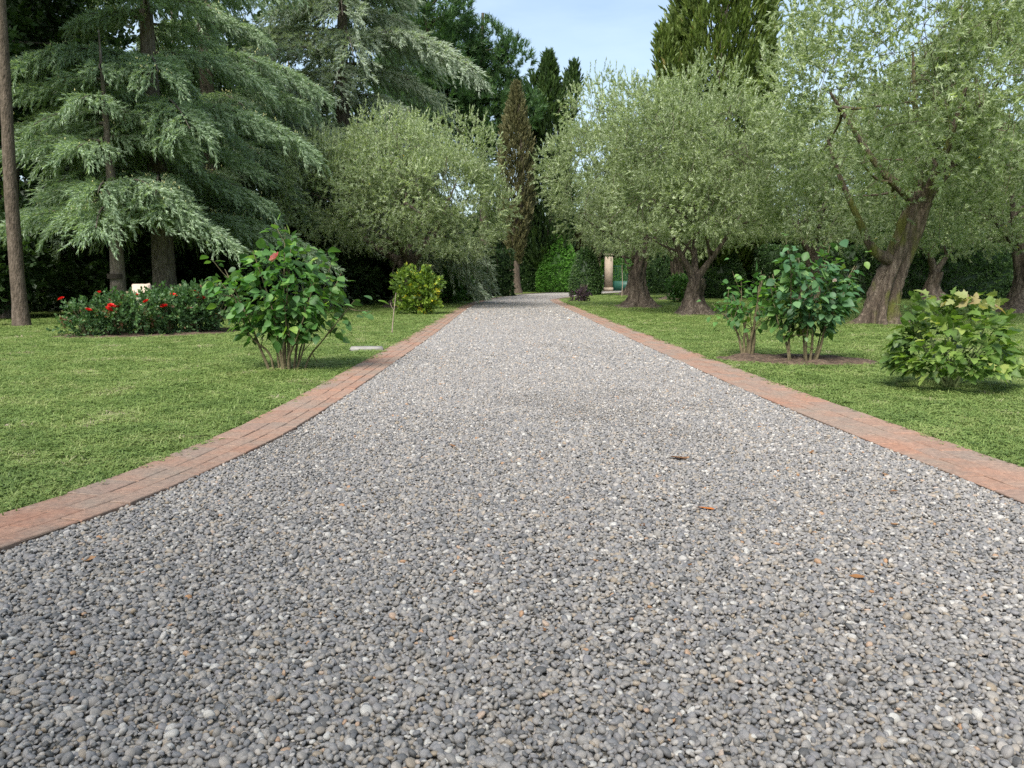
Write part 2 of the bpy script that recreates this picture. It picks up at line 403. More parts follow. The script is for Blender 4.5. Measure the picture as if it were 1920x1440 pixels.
# bricks
def brick_mat():
    m, n, o = nodes('terracotta_brick')
    oi = n.nodes.new('ShaderNodeObjectInfo')
    at_ = n.nodes.new('ShaderNodeAttribute'); at_.attribute_name = 'tint'
    add = n.nodes.new('ShaderNodeMath'); add.operation = 'ADD'
    n.links.new(oi.outputs['Random'], add.inputs[0]); n.links.new(at_.outputs['Fac'], add.inputs[1])
    fr = n.nodes.new('ShaderNodeMath'); fr.operation = 'FRACT'; n.links.new(add.outputs[0], fr.inputs[0])
    c = ramp(n, [(0.0, (0.257, 0.138, 0.0958)), (0.35, (0.287, 0.162, 0.113)), (0.7, (0.279, 0.175, 0.131)), (1.0, (0.233, 0.158, 0.126))], fr.outputs[0])
    ge = n.nodes.new('ShaderNodeNewGeometry')
    w1 = n.nodes.new('ShaderNodeTexNoise'); w1.inputs['Scale'].default_value = 1.6; w1.inputs['Detail'].default_value = 9; w1.inputs['Roughness'].default_value = 0.68
    n.links.new(ge.outputs['Position'], w1.inputs['Vector'])
    dirt = ramp(n, [(0.38, (0, 0, 0)), (0.64, (0.85, 0.85, 0.85))], w1.outputs['Fac'])
    k = n.nodes.new('ShaderNodeMix'); k.data_type = 'RGBA'; k.inputs['B'].default_value = (0.21, 0.175, 0.145, 1)
    n.links.new(dirt, k.inputs['Factor']); n.links.new(c, k.inputs['A'])
    w2 = n.nodes.new('ShaderNodeTexNoise'); w2.inputs['Scale'].default_value = 45; w2.inputs['Detail'].default_value = 6
    n.links.new(ge.outputs['Position'], w2.inputs['Vector'])
    sp = ramp(n, [(0.3, (0.72, 0.72, 0.72)), (0.7, (1.18, 1.16, 1.12))], w2.outputs['Fac'])
    k2 = n.nodes.new('ShaderNodeMix'); k2.data_type = 'RGBA'; k2.blend_type = 'MULTIPLY'; k2.inputs['Factor'].default_value = 1
    n.links.new(k.outputs['Result'], k2.inputs['A']); n.links.new(sp, k2.inputs['B'])
    b = n.nodes.new('ShaderNodeBsdfPrincipled'); b.inputs['Roughness'].default_value = 0.8; b.inputs['Specular IOR Level'].default_value = 0.25
    n.links.new(k2.outputs['Result'], b.inputs['Base Color'])
    bp = n.nodes.new('ShaderNodeBump'); bp.inputs['Strength'].default_value = 0.5; bp.inputs['Distance'].default_value = 0.006
    n.links.new(w2.outputs['Fac'], bp.inputs['Height']); n.links.new(bp.outputs[0], b.inputs['Normal'])
    n.links.new(b.outputs[0], o.inputs['Surface'])
    return m
M['brick'] = brick_mat()

def brick_mesh(w, l, h, seed):
    r = random.Random(seed)
    bm = bmesh.new(); bmesh.ops.create_cube(bm, size=1.0)
    for q in bm.verts:
        q.co = Vector((q.co.x * w, q.co.y * l, q.co.z * h)) + Vector([r.uniform(-.0025, .0025) for _ in range(3)])
    bmesh.ops.bevel(bm, geom=[e for e in bm.edges if all(q.co.z > 0 for q in e.verts)], offset=0.004, segments=1, affect='EDGES')
    me = bpy.data.meshes.new('brick'); bm.to_mesh(me); bm.free()
    me.materials.append(M['brick'])
    return me

BR_TOP = 0.034
EDGE_W = {}
def edging(name, label, P, side, widths, y_near, y_far, y_split):
    """side +1: the edging lies to the left of the line, -1: to its right"""
    Pn = n_resample(P, 220); On = offset(Pn, side * sum(widths))
    e = tag(obj(name, mesh(name, [strip(*((On, Pn) if side < 0 else (Pn, On)), 0.027, 0.027)]), mat=M['mortar']), label, 'edging', kind='structure')
    off = 0.0
    far = []
    for ci, w in enumerate(widths):
        variants = [brick_mesh(w - 0.006, 0.293, 0.06, 100 * ci + s) for s in range(4)]
        Q, t = resample(offset(P, side * (off + w / 2)), 0.30)
        sh = [0.0, 0.15, 0.07][ci]
        for i in range(len(Q) - 1):
            p = Q[i] * (1 - sh / 0.3) + Q[i + 1] * (sh / 0.3)
            if not (y_near < p[1] < y_far): continue
            d = Q[i + 1] - Q[i]
            az = math.atan2(d[1], d[0]) - math.pi / 2
            z = BR_TOP - 0.03 + rng.uniform(-0.002, 0.002)
            tl = rng.uniform(-0.007, 0.007, 2)
            if p[1] < y_split:
                obj('brick', variants[int(rng.integers(4))], e, loc=(p[0], p[1], z), rot=(tl[0], tl[1], az + rng.uniform(-.012, .012)))
            else:
                me = variants[int(rng.integers(4))]
                co = np.array([q.co[:] for q in me.vertices])
                c, s = math.cos(az), math.sin(az)
                co = np.stack([co[:, 0] * c - co[:, 1] * s + p[0], co[:, 0] * s + co[:, 1] * c + p[1], co[:, 2] + z], 1)
                tt = rng.uniform()
                for k in (3, 4):
                    fs = [pl.vertices[:] for pl in me.polygons if len(pl.vertices) == k]
                    if fs: far.append((co, np.array(fs), tt))
        off += w
    if far:
        obj('brick_course', mesh('brick_course', far), e, M['brick'], kind='stuff')
    return e

WL, WR = (0.12, 0.13, 0.2), (0.15, 0.15, 0.22)
edging('brick_edging', 'worn terracotta brick edging beside the rose bush with pink bloom', offset(LI, 0.0), +1, WL, 1.2, 47, 15)
edging('brick_edging', 'reddish brick edging beside the lobed-leaf shrub and soil bed', offset(RI, 0.0), -1, WR, 1.2, 44.5, 15)
LO, RO = offset(LI, sum(WL)), offset(RI, -sum(WR))

# soil beds
def soil_bed(name, label, cx, cy_, rx, ry, rot, seed, hgt=0.05):
    r = np.random.default_rng(seed)
    rings, seg = 9, 40
    V = []; ph = r.uniform(0, 6.28, 4)
    for i in range(rings):
        q = (i + 0.0) / (rings - 1)
        for j in range(seg):
            a = 2 * math.pi * j / seg
            e = 1 + 0.07 * math.sin(3 * a + ph[0]) + 0.05 * math.sin(7 * a + ph[1])
            x, y = rx * q * e * math.cos(a), ry * q * e * math.sin(a)
            V.append((cx + x * math.cos(rot) - y * math.sin(rot), cy_ + x * math.sin(rot) + y * math.cos(rot), 0.006 + hgt * (1 - q ** 3) + (0.018 * r.standard_normal() if i < rings - 1 else -0.004)))
    F = [(i * seg + j, i * seg + (j + 1) % seg, (i + 1) * seg + (j + 1) % seg, (i + 1) * seg + j) for i in range(rings - 1) for j in range(seg)]
    return tag(obj(name, mesh(name, [(np.array(V), np.array(F)[:, ::-1])], smooth=True), mat=M['soil']), label, 'soil bed', kind='structure')

BEDS = [(-7.5, 16.7, 1.95, 1.25, 0.62), (3.97, 11.15, 1.17, 0.75, -0.25)]
soil_bed('soil_bed', 'bare soil bed under the red roses', *BEDS[0], 3)
soil_bed('soil_bed', 'bare brown soil bed under the two rose bushes by the brick edging', *BEDS[1], 4)

# ------------------------------------------------------------------ scatter by geometry nodes (gravel, grass)
def scatter(name, pts, rot, scl, idx, templates, mat, label, cat):
    me = bpy.data.meshes.new(name)
    me.vertices.add(len(pts)); me.vertices.foreach_set('co', np.asarray(pts, np.float32).ravel())
    a = me.attributes.new('rot', 'FLOAT_VECTOR', 'POINT'); a.data.foreach_set('vector', np.asarray(rot, np.float32).ravel())
    a = me.attributes.new('scl', 'FLOAT_VECTOR', 'POINT'); a.data.foreach_set('vector', np.asarray(scl, np.float32).ravel())
    a = me.attributes.new('idx', 'INT', 'POINT'); a.data.foreach_set('value', np.asarray(idx, np.int32))
    o = obj(name, me, mat=mat)
    tag(o, label, cat, kind='stuff')
    g = bpy.data.node_groups.new(name + '_scatter', 'GeometryNodeTree')
    g.interface.new_socket('Geometry', in_out='INPUT', socket_type='NodeSocketGeometry')
    g.interface.new_socket('Geometry', in_out='OUTPUT', socket_type='NodeSocketGeometry')
    gi = g.nodes.new('NodeGroupInput'); go = g.nodes.new('NodeGroupOutput')
    gti = g.nodes.new('GeometryNodeGeometryToInstance')
    for t in reversed(templates):
        oi = g.nodes.new('GeometryNodeObjectInfo')
        oi.inputs['Object'].default_value = bpy.data.objects.new(name + '_piece', t)
        g.links.new(oi.outputs['Geometry'], gti.inputs[0])
    iop = g.nodes.new('GeometryNodeInstanceOnPoints')
    iop.inputs['Pick Instance'].default_value = True
    def attr(nm, tp):
        n = g.nodes.new('GeometryNodeInputNamedAttribute'); n.data_type = tp
        n.inputs['Name'].default_value = nm
        return [s for s in n.outputs if s.enabled and s.name == 'Attribute'][0]
    e2r = g.nodes.new('FunctionNodeEulerToRotation')
    g.links.new(attr('rot', 'FLOAT_VECTOR'), e2r.inputs[0])
    g.links.new(gi.outputs[0], iop.inputs['Points'])
    g.links.new(gti.outputs[0], iop.inputs['Instance'])
    g.links.new(attr('idx', 'INT'), iop.inputs['Instance Index'])
    g.links.new(e2r.outputs[0], iop.inputs['Rotation'])
    g.links.new(attr('scl', 'FLOAT_VECTOR'), iop.inputs['Scale'])
    g.links.new(iop.outputs[0], go.inputs[0])
    md = o.modifiers.new('scatter', 'NODES'); md.node_group = g
    return o

def pebble_mat():
    m, n, o = nodes('pebble')
    oi = n.nodes.new('ShaderNodeObjectInfo')
    c = ramp(n, [(0.0, (0.0833, 0.0819, 0.0801)), (0.14, (0.156, 0.156, 0.161)), (0.28, (0.199, 0.186, 0.17)), (0.4, (0.176, 0.17, 0.176)), (0.52, (0.236, 0.222, 0.205)), (0.62, (0.202, 0.197, 0.199)), (0.72, (0.275, 0.248, 0.218)), (0.8, (0.238, 0.23, 0.224)), (0.88, (0.248, 0.201, 0.147)), (0.93, (0.336, 0.315, 0.296)), (0.985, (0.407, 0.395, 0.368)), (1.0, (0.306, 0.169, 0.083))], oi.outputs['Random'])
    tcn = n.nodes.new('ShaderNodeTexCoord')
    a = n.nodes.new('ShaderNodeTexNoise'); a.inputs['Scale'].default_value = 2.5; a.inputs['Detail'].default_value = 6; a.inputs['Roughness'].default_value = 0.7
    n.links.new(tcn.outputs['Object'], a.inputs['Vector'])
    s = ramp(n, [(0.3, (0.8, 0.8, 0.8)), (0.7, (1.15, 1.14, 1.12))], a.outputs['Fac'])
    k = n.nodes.new('ShaderNodeMix'); k.data_type = 'RGBA'; k.blend_type = 'MULTIPLY'; k.inputs['Factor'].default_value = 1
    n.links.new(c, k.inputs['A']); n.links.new(s, k.inputs['B'])
    b = n.nodes.new('ShaderNodeBsdfPrincipled'); b.inputs['Roughness'].default_value = 0.62; b.inputs['Specular IOR Level'].default_value = 0.35
    n.links.new(k.outputs['Result'], b.inputs['Base Color'])
    n.links.new(b.outputs[0], o.inputs['Surface'])
    return m
M['pebble'] = pebble_mat()

def pebble(seed):
    r = np.random.default_rng(seed)
    bm = bmesh.new(); bmesh.ops.create_icosphere(bm, subdivisions=2, radius=0.5)
    ax = np.array([1.0, r.uniform(0.68, 0.95), r.uniform(0.4, 0.62)])
    dd = rand_dirs(r, 5); am = r.uniform(-0.1, 0.12, 5); cut = r.uniform(0.36, 0.47, 3)
    for q in bm.verts:
        p = np.array(q.co)
        u = p / np.linalg.norm(p)
        p = p * (1 + sum(a * max(0, np.dot(u, d)) ** 2 for a, d in zip(am, dd)))
        for d, c in zip(dd[:3], cut):
            e = np.dot(p, d) - c
            if e > 0: p = p - d * e * 0.75
        q.co = p * ax
    me = bpy.data.meshes.new('pebble'); bm.to_mesh(me); bm.free()
    me.polygons.foreach_set('use_smooth', np.ones(len(me.polygons), bool))
    me.materials.append(M['pebble'])
    return me

def gravel_points(y0, y1, sp, zlo, zhi):
    ys = np.arange(y0, y1, sp); xs = np.arange(-3.6, 6.0, sp)
    X, Y = np.meshgrid(xs, ys)
    X = X + rng.uniform(-.48, .48, X.shape) * sp; Y = Y + rng.uniform(-.48, .48, Y.shape) * sp
    X, Y = X.ravel(), Y.ravel()
    k = (X > inside_x(LI, Y) + sp * 0.45) & (X < inside_x(RI, Y) - sp * 0.45) & (np.abs(X) < 0.72 * Y + 1.6)
    X, Y = X[k], Y[k]
    # shallow wheel hollows and bumps in the raked surface
    und = 0.006 + 0.004 * np.sin(X * 3.1 + 0.6 * np.sin(Y * 0.8)) + 0.003 * np.sin(Y * 2.2 + X * 1.3)
    return np.stack([X, Y, rng.uniform(zlo, zhi, len(X)) + und], 1)

P1 = gravel_points(0.6, 10.0, 0.0134, 0.003, 0.017)
P2 = gravel_points(10.0, 22.0, 0.0205, 0.003, 0.018)
P3 = gravel_points(22.0, 56.0, 0.042, 0.002, 0.022)
def sizes(P, m):
    """stone sizes; worn patches where smaller stones and fines have gathered"""
    x, y = P[:, 0], P[:, 1]
    w = np.sin(x * 1.9 + 1.2 * np.sin(y * 0.9)) + np.sin(y * 1.1 - x * 0.8 + 0.7) + 0.7 * np.sin(x * 4.1 + y * 2.7) + 0.5 * np.sin(y * 5.3 - x * 2.9)
    worn = np.clip((w - 0.5) / 1.6, 0, 1) * np.clip((y - 3.2) / 2.5, 0, 1)
    return m * np.exp(rng.normal(0, 0.33, len(P))).clip(0.45, 2.1) * (1 - 0.3 * worn)
S_ = np.concatenate([sizes(P1, 0.0185), sizes(P2, 0.0275), sizes(P3, 0.05)])
PP = np.concatenate([P1, P2, P3])
rot = np.stack([rng.normal(0, 0.5, len(PP)), rng.normal(0, 0.5, len(PP)), rng.uniform(0, 6.28, len(PP))], 1)
scatter('gravel', PP, rot, np.repeat(S_[:, None], 3, 1), rng.integers(0, 12, len(PP)), [pebble(s) for s in range(12)], M['pebble'],
        'loose rounded grey pebbles covering the drive', 'gravel')

# grass
def grass_mat():
    m, n, o = nodes('grass_blade')
    oi = n.nodes.new('ShaderNodeObjectInfo')
    a = n.nodes.new('ShaderNodeTexNoise'); a.inputs['Scale'].default_value = 1.3; a.inputs['Detail'].default_value = 8; a.inputs['Roughness'].default_value = 0.78
    n.links.new(oi.outputs['Location'], a.inputs['Vector'])
    mul = n.nodes.new('ShaderNodeMath'); mul.operation = 'MULTIPLY'; mul.inputs[1].default_value = 0.45
    n.links.new(oi.outputs['Random'], mul.inputs[0])
    sub = n.nodes.new('ShaderNodeMath'); sub.operation = 'MULTIPLY_ADD'; sub.inputs[1].default_value = 2.8; sub.inputs[2].default_value = -1.12
    n.links.new(a.outputs['Fac'], sub.inputs[0])
    ad = n.nodes.new('ShaderNodeMath'); ad.operation = 'ADD'
    n.links.new(mul.outputs[0], ad.inputs[0]); n.links.new(sub.outputs[0], ad.inputs[1])
    tn = n.nodes.new('ShaderNodeAttribute'); tn.attribute_name = 'tint'
    ad2 = n.nodes.new('ShaderNodeMath'); ad2.operation = 'ADD'
    n.links.new(ad.outputs[0], ad2.inputs[0]); n.links.new(tn.outputs['Fac'], ad2.inputs[1])
    c = ramp(n, [(0.0, (0.106, 0.166, 0.0436)), (0.4, (0.167, 0.247, 0.0653)), (0.7, (0.24, 0.307, 0.0943)), (0.93, (0.31, 0.337, 0.146)), (1.0, (0.4, 0.332, 0.248))], ad2.outputs[0])
    b = n.nodes.new('ShaderNodeBsdfPrincipled'); b.inputs['Roughness'].default_value = 0.5; b.inputs['Specular IOR Level'].default_value = 0.3
    n.links.new(c, b.inputs['Base Color'])
    t = n.nodes.new('ShaderNodeBsdfTranslucent'); n.links.new(c, t.inputs['Color'])
    s = n.nodes.new('ShaderNodeMixShader'); s.inputs[0].default_value = 0.35
    n.links.new(b.outputs[0], s.inputs[1]); n.links.new(t.outputs[0], s.inputs[2]); n.links.new(s.outputs[0], o.inputs['Surface'])
    return m
M['grass'] = grass_mat()

def tuft(seed, nb=20, clover=3):
    r = np.random.default_rng(seed)
    parts = []
    for _ in range(nb):
        b = r.normal(0, 0.028, 2); h = r.uniform(0.014, 0.036); az = r.uniform(0, 6.28); lean = r.uniform(0.5, 2.0) * h
        w = r.uniform(0.002, 0.0036)
        d = np.array([math.cos(az), math.sin(az)]); s = np.array([-d[1], d[0]]) * w
        mid = b + d * lean * 0.35; tip = b + d * lean
        V = np.array([(*(b - s), -0.004), (*(b + s), -0.004), (*(mid + s * .9), h * 0.6), (*(mid - s * .9), h * 0.6), (*tip, h)])
        t = r.uniform(-0.12, 0.12)
        parts += [(V, np.array([[0, 1, 2], [0, 2, 3], [3, 2, 4]]), t)]
    for _ in range(clover):
        b = r.normal(0, 0.03, 2); h = r.uniform(0.012, 0.035); a0 = r.uniform(0, 6.28)
        for q in range(3):
            a = a0 + q * 2.09; s = r.uniform(0.006, 0.011)
            c = b + s * np.array([math.cos(a), math.sin(a)])
            n = np.array([-math.sin(a), math.cos(a)]) * s * 0.8
            e = b + 2 * s * np.array([math.cos(a), math.sin(a)])
            V = np.array([(*b, h), (*(c - n), h + .002), (*e, h - .002), (*(c + n), h + .002)])
            parts.append((V, np.array([[0, 1, 2], [0, 2, 3]]), r.uniform(-0.25, 0.05)))
    return mesh('tuft', parts, M['grass'])

def grass_points():
    out = []
    y = 1.5
    while y < 60:
        dy = 0.25 + 0.02 * y
        dens = 520 * min(1, (7.0 / y) ** 1.25)
        hw = 0.74 * y + 2.4
        n = int(dens * dy * 2 * hw)
        p = np.stack([rng.uniform(-hw, hw, n), rng.uniform(y, y + dy, n)], 1)
        out.append(p); y += dy
    p = np.concatenate(out)
    lo = inside_x(LO, p[:, 1]); ro = inside_x(RO, p[:, 1])
    jit = rng.normal(0, 0.03, len(p)) + 0.03 * np.sin(p[:, 1] * 2.3) * np.sin(p[:, 1] * 0.7)
    past = p[:, 1] > 46
    k = ((p[:, 0] < lo - 0.012 + jit) | (p[:, 0] > ro + 0.012 + jit))
    for cx, cy_, rx, ry, a in BEDS:
        dx, dy = p[:, 0] - cx, p[:, 1] - cy_
        u = dx * math.cos(a) + dy * math.sin(a); w = -dx * math.sin(a) + dy * math.cos(a)
        k &= (u / rx) ** 2 + (w / ry) ** 2 > 0.93 + rng.normal(0, 0.05, len(p))
    return p[k]
gp = grass_points()
def edge_tufts(line, sgn):
    """grass creeping over the outer rim of the bricks, in clumps"""
    q, t_ = resample(line[(line[:, 1] > 1.5) & (line[:, 1] < 30)], 0.012)
    tq = unit(np.gradient(q, axis=0)); nq = np.stack([-tq[:, 1], tq[:, 0]], 1) * sgn
    cl = np.sin(t_ * 2.1) + np.sin(t_ * 5.3 + 1) + 0.8 * np.sin(t_ * 11.7 + 2)
    keep = rng.uniform(0, 1, len(q)) < 0.35 + 0.2 * cl
    return (q + nq * (0.03 - 0.022 * np.clip(cl, -1, 2) + rng.normal(0, .012, len(q)))[:, None])[keep]
gp = np.concatenate([gp, edge_tufts(LO, 1), edge_tufts(RO, -1)])
gs = (0.85 + rng.uniform(0, 0.5, len(gp))) * np.clip(gp[:, 1] / 7, 1, 5) ** 0.5
gz = gs * rng.uniform(0.75, 1.15, len(gp)) / np.clip(gp[:, 1] / 9, 1, 3) ** 0.4
scatter('grass', np.c_[gp, np.zeros(len(gp))], np.stack([rng.normal(0, .1, len(gp)), rng.normal(0, .1, len(gp)), rng.uniform(0, 6.28, len(gp))], 1),
        np.stack([gs, gs, gz], 1), rng.integers(0, 6, len(gp)), [tuft(s, 20, [0, 1, 3, 6, 9, 2][s]) for s in range(6)], M['grass'],
        'short green grass and clover growing over the lawn', 'grass')

# ------------------------------------------------------------------ foliage templates (along +Y, flat in XY)
def leaf_tri(base, d, side, L_, W_):
    return np.array([base - side * W_ / 2, base + side * W_ / 2, base + d * L_])

def twig(r, n, length, ll, lw, ang=0.8, lift=0.35, droop=0.0, start=0.1, quad=False):
    """a shoot with leaves on all sides"""
    V, F, T = [], [], []
    for i in range(n):
        s = start + (1 - start) * (i + r.uniform()) / n
        p = np.array([0, s * length, -droop * length * s * s])
        az = r.uniform(0, 6.28)
        a = ang * (1 - 0.5 * s) * r.uniform(0.7, 1.3)
        d = np.array([math.cos(az) * math.sin(a), math.cos(a), math.sin(az) * math.sin(a) - droop * s])
        d = d / np.linalg.norm(d)
        side = unit(np.cross(d, rand_dirs(r, 1)[0])[None])[0]
        l_ = ll * r.uniform(0.7, 1.25); w_ = lw * r.uniform(0.8, 1.2)
        k = len(V)
        if quad:
            m = p + d * l_ * 0.45
            V += [p, m + side * w_ / 2, p + d * l_, m - side * w_ / 2]; F.append((k, k + 1, k + 2, k + 3))
        else:
            V += list(leaf_tri(p, d, side, l_, w_)); F.append((k, k + 1, k + 2))
        T.append(r.normal(0, 0.13))
    return np.array(V), np.array(F), np.array(T)

tr = np.random.default_rng(11)
OLIVE_TW = [twig(tr, 18, 0.26, 0.095, 0.036, ang=1.15) for _ in range(6)]
OLIVE_SHOOT = [twig(tr, 18, 0.46, 0.09, 0.032, ang=0.85) for _ in range(4)]
CEDAR_F = [twig(tr, 15, 0.30, 0.1, 0.03, ang=0.75, droop=0.25) for _ in range(6)]
PINE_TW = [twig(tr, 20, 0.24, 0.24, 0.04, ang=1.0, start=0.0) for _ in range(5)]
CYP_TW = [twig(tr, 12, 0.4, 0.2, 0.085, ang=0.42, start=0.0) for _ in range(5)]
BROAD_TW = [twig(tr, 12, 0.5, 0.17, 0.11, ang=1.0, quad=True) for _ in range(5)]
HEDGE_TW = [twig(tr, 8, 0.16, 0.11, 0.07, ang=1.1, quad=True) for _ in range(5)]
ROSE_TW = [twig(tr, 12, 0.24, 0.07, 0.05, ang=1.1, quad=True) for _ in range(5)]
BUSH_TW = [twig(tr, 10, 0.26, 0.11, 0.065, ang=1.0, quad=True) for _ in range(5)]

def lobes_in(r, ctr, rad, n, size=(0.28, 0.42), shell=(0.45, 0.8), zmin=-0.75):
    out = []
    while len(out) < n:
        d = rand_dirs(r, 1)[0]
        if d[2] < zmin: continue
        q = r.uniform(*shell)
        out.append((np.array(ctr) + d * q * np.array(rad), r.uniform(*size) * np.min(rad) * np.array([1.1, 1.1, 0.9])))
    return out

def lobe_crown(r, lobes, n, tw, up=0.45, out=0.8, scale=(0.8, 1.25), tint=(0.42, 0.13), fill=0.55, hang=0.0, shoots=None, shoot_p=0.35, spread=0.45):
    """leafy shoots spread through the shells of many overlapping clumps"""
    c = np.array([l[0] for l in lobes]); a = np.array([l[1] for l in lobes])
    w = (a ** 2).sum(1); w /= w.sum()
    pick = r.choice(len(lobes), n, p=w)
    d = rand_dirs(r, n)
    q = fill + (1.08 - fill) * r.uniform(0, 1, n) ** 0.6
    p = c[pick] + d * a[pick] * q[:, None]
    inside = np.zeros(n, int)
    for ci, ai in zip(c, a):
        inside += (((p - ci) / ai) ** 2).sum(1) < 0.45
    k = inside < 1
    p, d, pick = p[k], d[k], pick[k]
    n = len(p)
    cl = r.normal(0, 0.08, len(lobes))[pick]
    dirs = d * out + np.array([0, 0, up]) + spread * r.standard_normal((n, 3))
    low = d[:, 2] < 0.05
    dirs[low] += np.array([0, 0, -hang])
    t = r.normal(tint[0], tint[1], n) + cl
    res = []
    if shoots is not None:
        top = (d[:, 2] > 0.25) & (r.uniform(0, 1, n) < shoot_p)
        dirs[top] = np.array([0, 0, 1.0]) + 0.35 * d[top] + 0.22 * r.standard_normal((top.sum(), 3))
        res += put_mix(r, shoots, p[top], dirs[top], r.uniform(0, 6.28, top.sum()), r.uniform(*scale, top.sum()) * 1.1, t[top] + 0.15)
        p, dirs, t = p[~top], dirs[~top], t[~top]; n = len(p)
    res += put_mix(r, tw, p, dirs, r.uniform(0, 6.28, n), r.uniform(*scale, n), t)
    return res

# ------------------------------------------------------------------ olives
def olive_wood(r, base_r, fork, limbs, lean=(0, 0), seg=36, flare=1.3, split=0.16):
    """gnarled trunk with root flare and thick limbs; limbs: list of end points"""
    n = 30
    s = np.linspace(0, 1, n) ** 1.6
    fx, fy, fz = fork
    path = np.stack([fx * s ** 1.3 + 0.05 * np.sin(s * 7 + r.uniform(0, 6)), fy * s + 0.05 * np.sin(s * 6 + r.uniform(0, 6)), -0.06 + (fz + 0.06) * s], 1)
    z = path[:, 2]
    rad = base_r * (1 + flare * np.exp(-np.clip(z, 0, 9) / 0.19) + 0.22 * np.exp(-np.clip(z, 0, 9) / 0.7)) * (1 - 0.12 * s) * (1 + 0.05 * np.sin(9 * s))
    amp = split * (1 + 1.0 * np.exp(-np.clip(z, 0, 9) / 0.3))
    parts = [[tube(path, rad, seg, r, 0.04, (5, amp, 3.4), level=True)]]
    for end in limbs:
        e = np.array(end, float); f = np.array(fork) - np.array([0, 0, 0.22])
        mid = f * 0.45 + e * 0.55 + np.array([0, 0, -0.14 * np.linalg.norm(e - f)]) * 0.6 + r.normal(0, 0.1, 3)
        q = curve([f, f * 0.72 + mid * 0.28 + np.array([0, 0, 0.1]), mid, e], 6)
        L0 = np.linspace(1, 0.16, len(q))
        limb = [tube(q, base_r * 0.62 * L0, 14, r, 0.05, (3, 0.12, 2))]
        parts.append(limb)
        for _ in range(4):
            i = int(r.integers(len(q) // 2, len(q)))
            d = unit((rand_dirs(r, 1)[0] + np.array([0, 0, 0.7]))[None])[0]
            b = curve([q[i], q[i] + d * 0.6 + r.normal(0, .1, 3), q[i] + d * r.uniform(1.2, 2.0) + r.normal(0, .25, 3)], 5)
            limb.append(tube(b, np.linspace(base_r * 0.2, 0.012, len(b)), 7, r, 0.04))
    return parts

def whips(r, lobes, n, tint):
    """thin bare twigs showing through the leaves"""
    parts = []
    for _ in range(n):
        c, a = lobes[int(r.integers(len(lobes)))]
        d = rand_dirs(r, 1)[0]
        p0 = c + d * a * 0.5; p1 = p0 + unit((d + r.normal(0, .5, 3))[None])[0] * r.uniform(0.6, 1.3)
        p2 = p1 + np.array([d[0] * .2, d[1] * .2, r.uniform(-0.7, 0.3)])
        parts.append(tube(curve([p0, p1, p2], 4), 0.008, 4, tint=tint))
    return parts

def olive_crown_mesh(seed, ctr, rad, nl, ntw, **kw):
    r = np.random.default_rng(seed)
    lobes = lobes_in(r, ctr, rad, nl, size=(0.3, 0.46) if rad[2] > 3 else (0.36, 0.52))
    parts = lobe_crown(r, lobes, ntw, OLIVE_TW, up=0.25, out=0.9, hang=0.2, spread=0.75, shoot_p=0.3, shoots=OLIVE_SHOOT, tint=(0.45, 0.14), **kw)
    k = int(r.integers(0, 5))
    for p in parts:
        np.clip(p[2], 0, 0.98, out=p[2])
    for p in parts:                                   # a few yellowing leaves
        t = p[2]; t[r.uniform(0, 1, len(t)) < 0.00025] = 1.0
    return mesh('olive_crown', parts, M['olive']), lobes

def branches_mesh(seed, wood, lobes, n, mat):
    """trunk, each limb and the thin bare twigs as parts of their own"""
    r = np.random.default_rng(seed)
    return ([('trunk', mesh('trunk', wood[0], mat, smooth=True), mat)] + [('limb', mesh('limb', w, mat, smooth=True), mat) for w in wood[1:]]
            + [('twigs', mesh('twigs', whips(r, lobes, n, 0.5), mat, smooth=True), mat)])

def tree(name, label, cat, loc, parts, rz=0.0, scale=1.0, group=None):
    t = thing(name, label, cat, loc, rz, group, scale)
    for nm, me, mt in parts:
        obj(nm, me, t, mt, kind='stuff' if nm in ('twigs', 'branches') else None)
    return t

r_ = np.random.default_rng(21)
# dome-shaped olive across the drive
cr1, lb1 = olive_crown_mesh(31, (-0.1, 0, 4.25), (5.5, 5.0, 2.75), 66, 21000)
wd1 = branches_mesh(32, olive_wood(r_, 0.36, (0.15, 0, 1.7), [(-2.4, 0.3, 3.9), (1.9, -0.6, 4.2), (0.3, 1.6, 4.9), (0.4, -1.9, 4.3)]), lb1, 120, M['bark'])
tree('olive_tree', 'broad dome-shaped olive tree behind the yellow-flecked rose bush', 'olive tree', (-4.3, 32.1, 0), wd1 + [('crown', cr1, M['olive'])])

# upright olives in the row opposite
cr2, lb2 = olive_crown_mesh(41, (0, 0, 5.5), (3.5, 3.4, 3.7), 54, 17000)
cr3, lb3 = olive_crown_mesh(42, (0.1, 0, 5.1), (3.8, 3.6, 3.3), 52, 16500)
wdA = branches_mesh(43, olive_wood(r_, 0.31, (0.12, 0, 2.1), [(-1.5, 0.2, 4.2), (1.5, -0.4, 4.4), (0.6, 1.3, 5.0)], flare=2.3, split=0.28), lb2, 160, M['bark'])
wdB = branches_mesh(44, olive_wood(r_, 0.32, (-0.02, 0, 1.35), [(1.7, -0.2, 3.9), (-1.3, 0.1, 4.0), (0.2, 1.2, 4.6)], flare=1.8, split=0.26), lb3, 160, M['bark'])
tree('olive_tree', 'olive tree with flared root mound, close beside the brick edging', 'olive tree', (5.0, 32.1, 0), wdA + [('crown', cr2, M['olive'])], scale=0.98)
tree('olive_tree', 'olive tree with a trunk forked into a wide V', 'olive tree', (5.85, 25.7, 0), wdB + [('crown', cr3, M['olive'])], scale=0.86)
tree('olive_tree', 'olive tree standing between and behind the forked and the flared olive', 'olive tree', (9.0, 43.5, 0), wdA + [('crown', cr3, M['olive'])], rz=2.2)
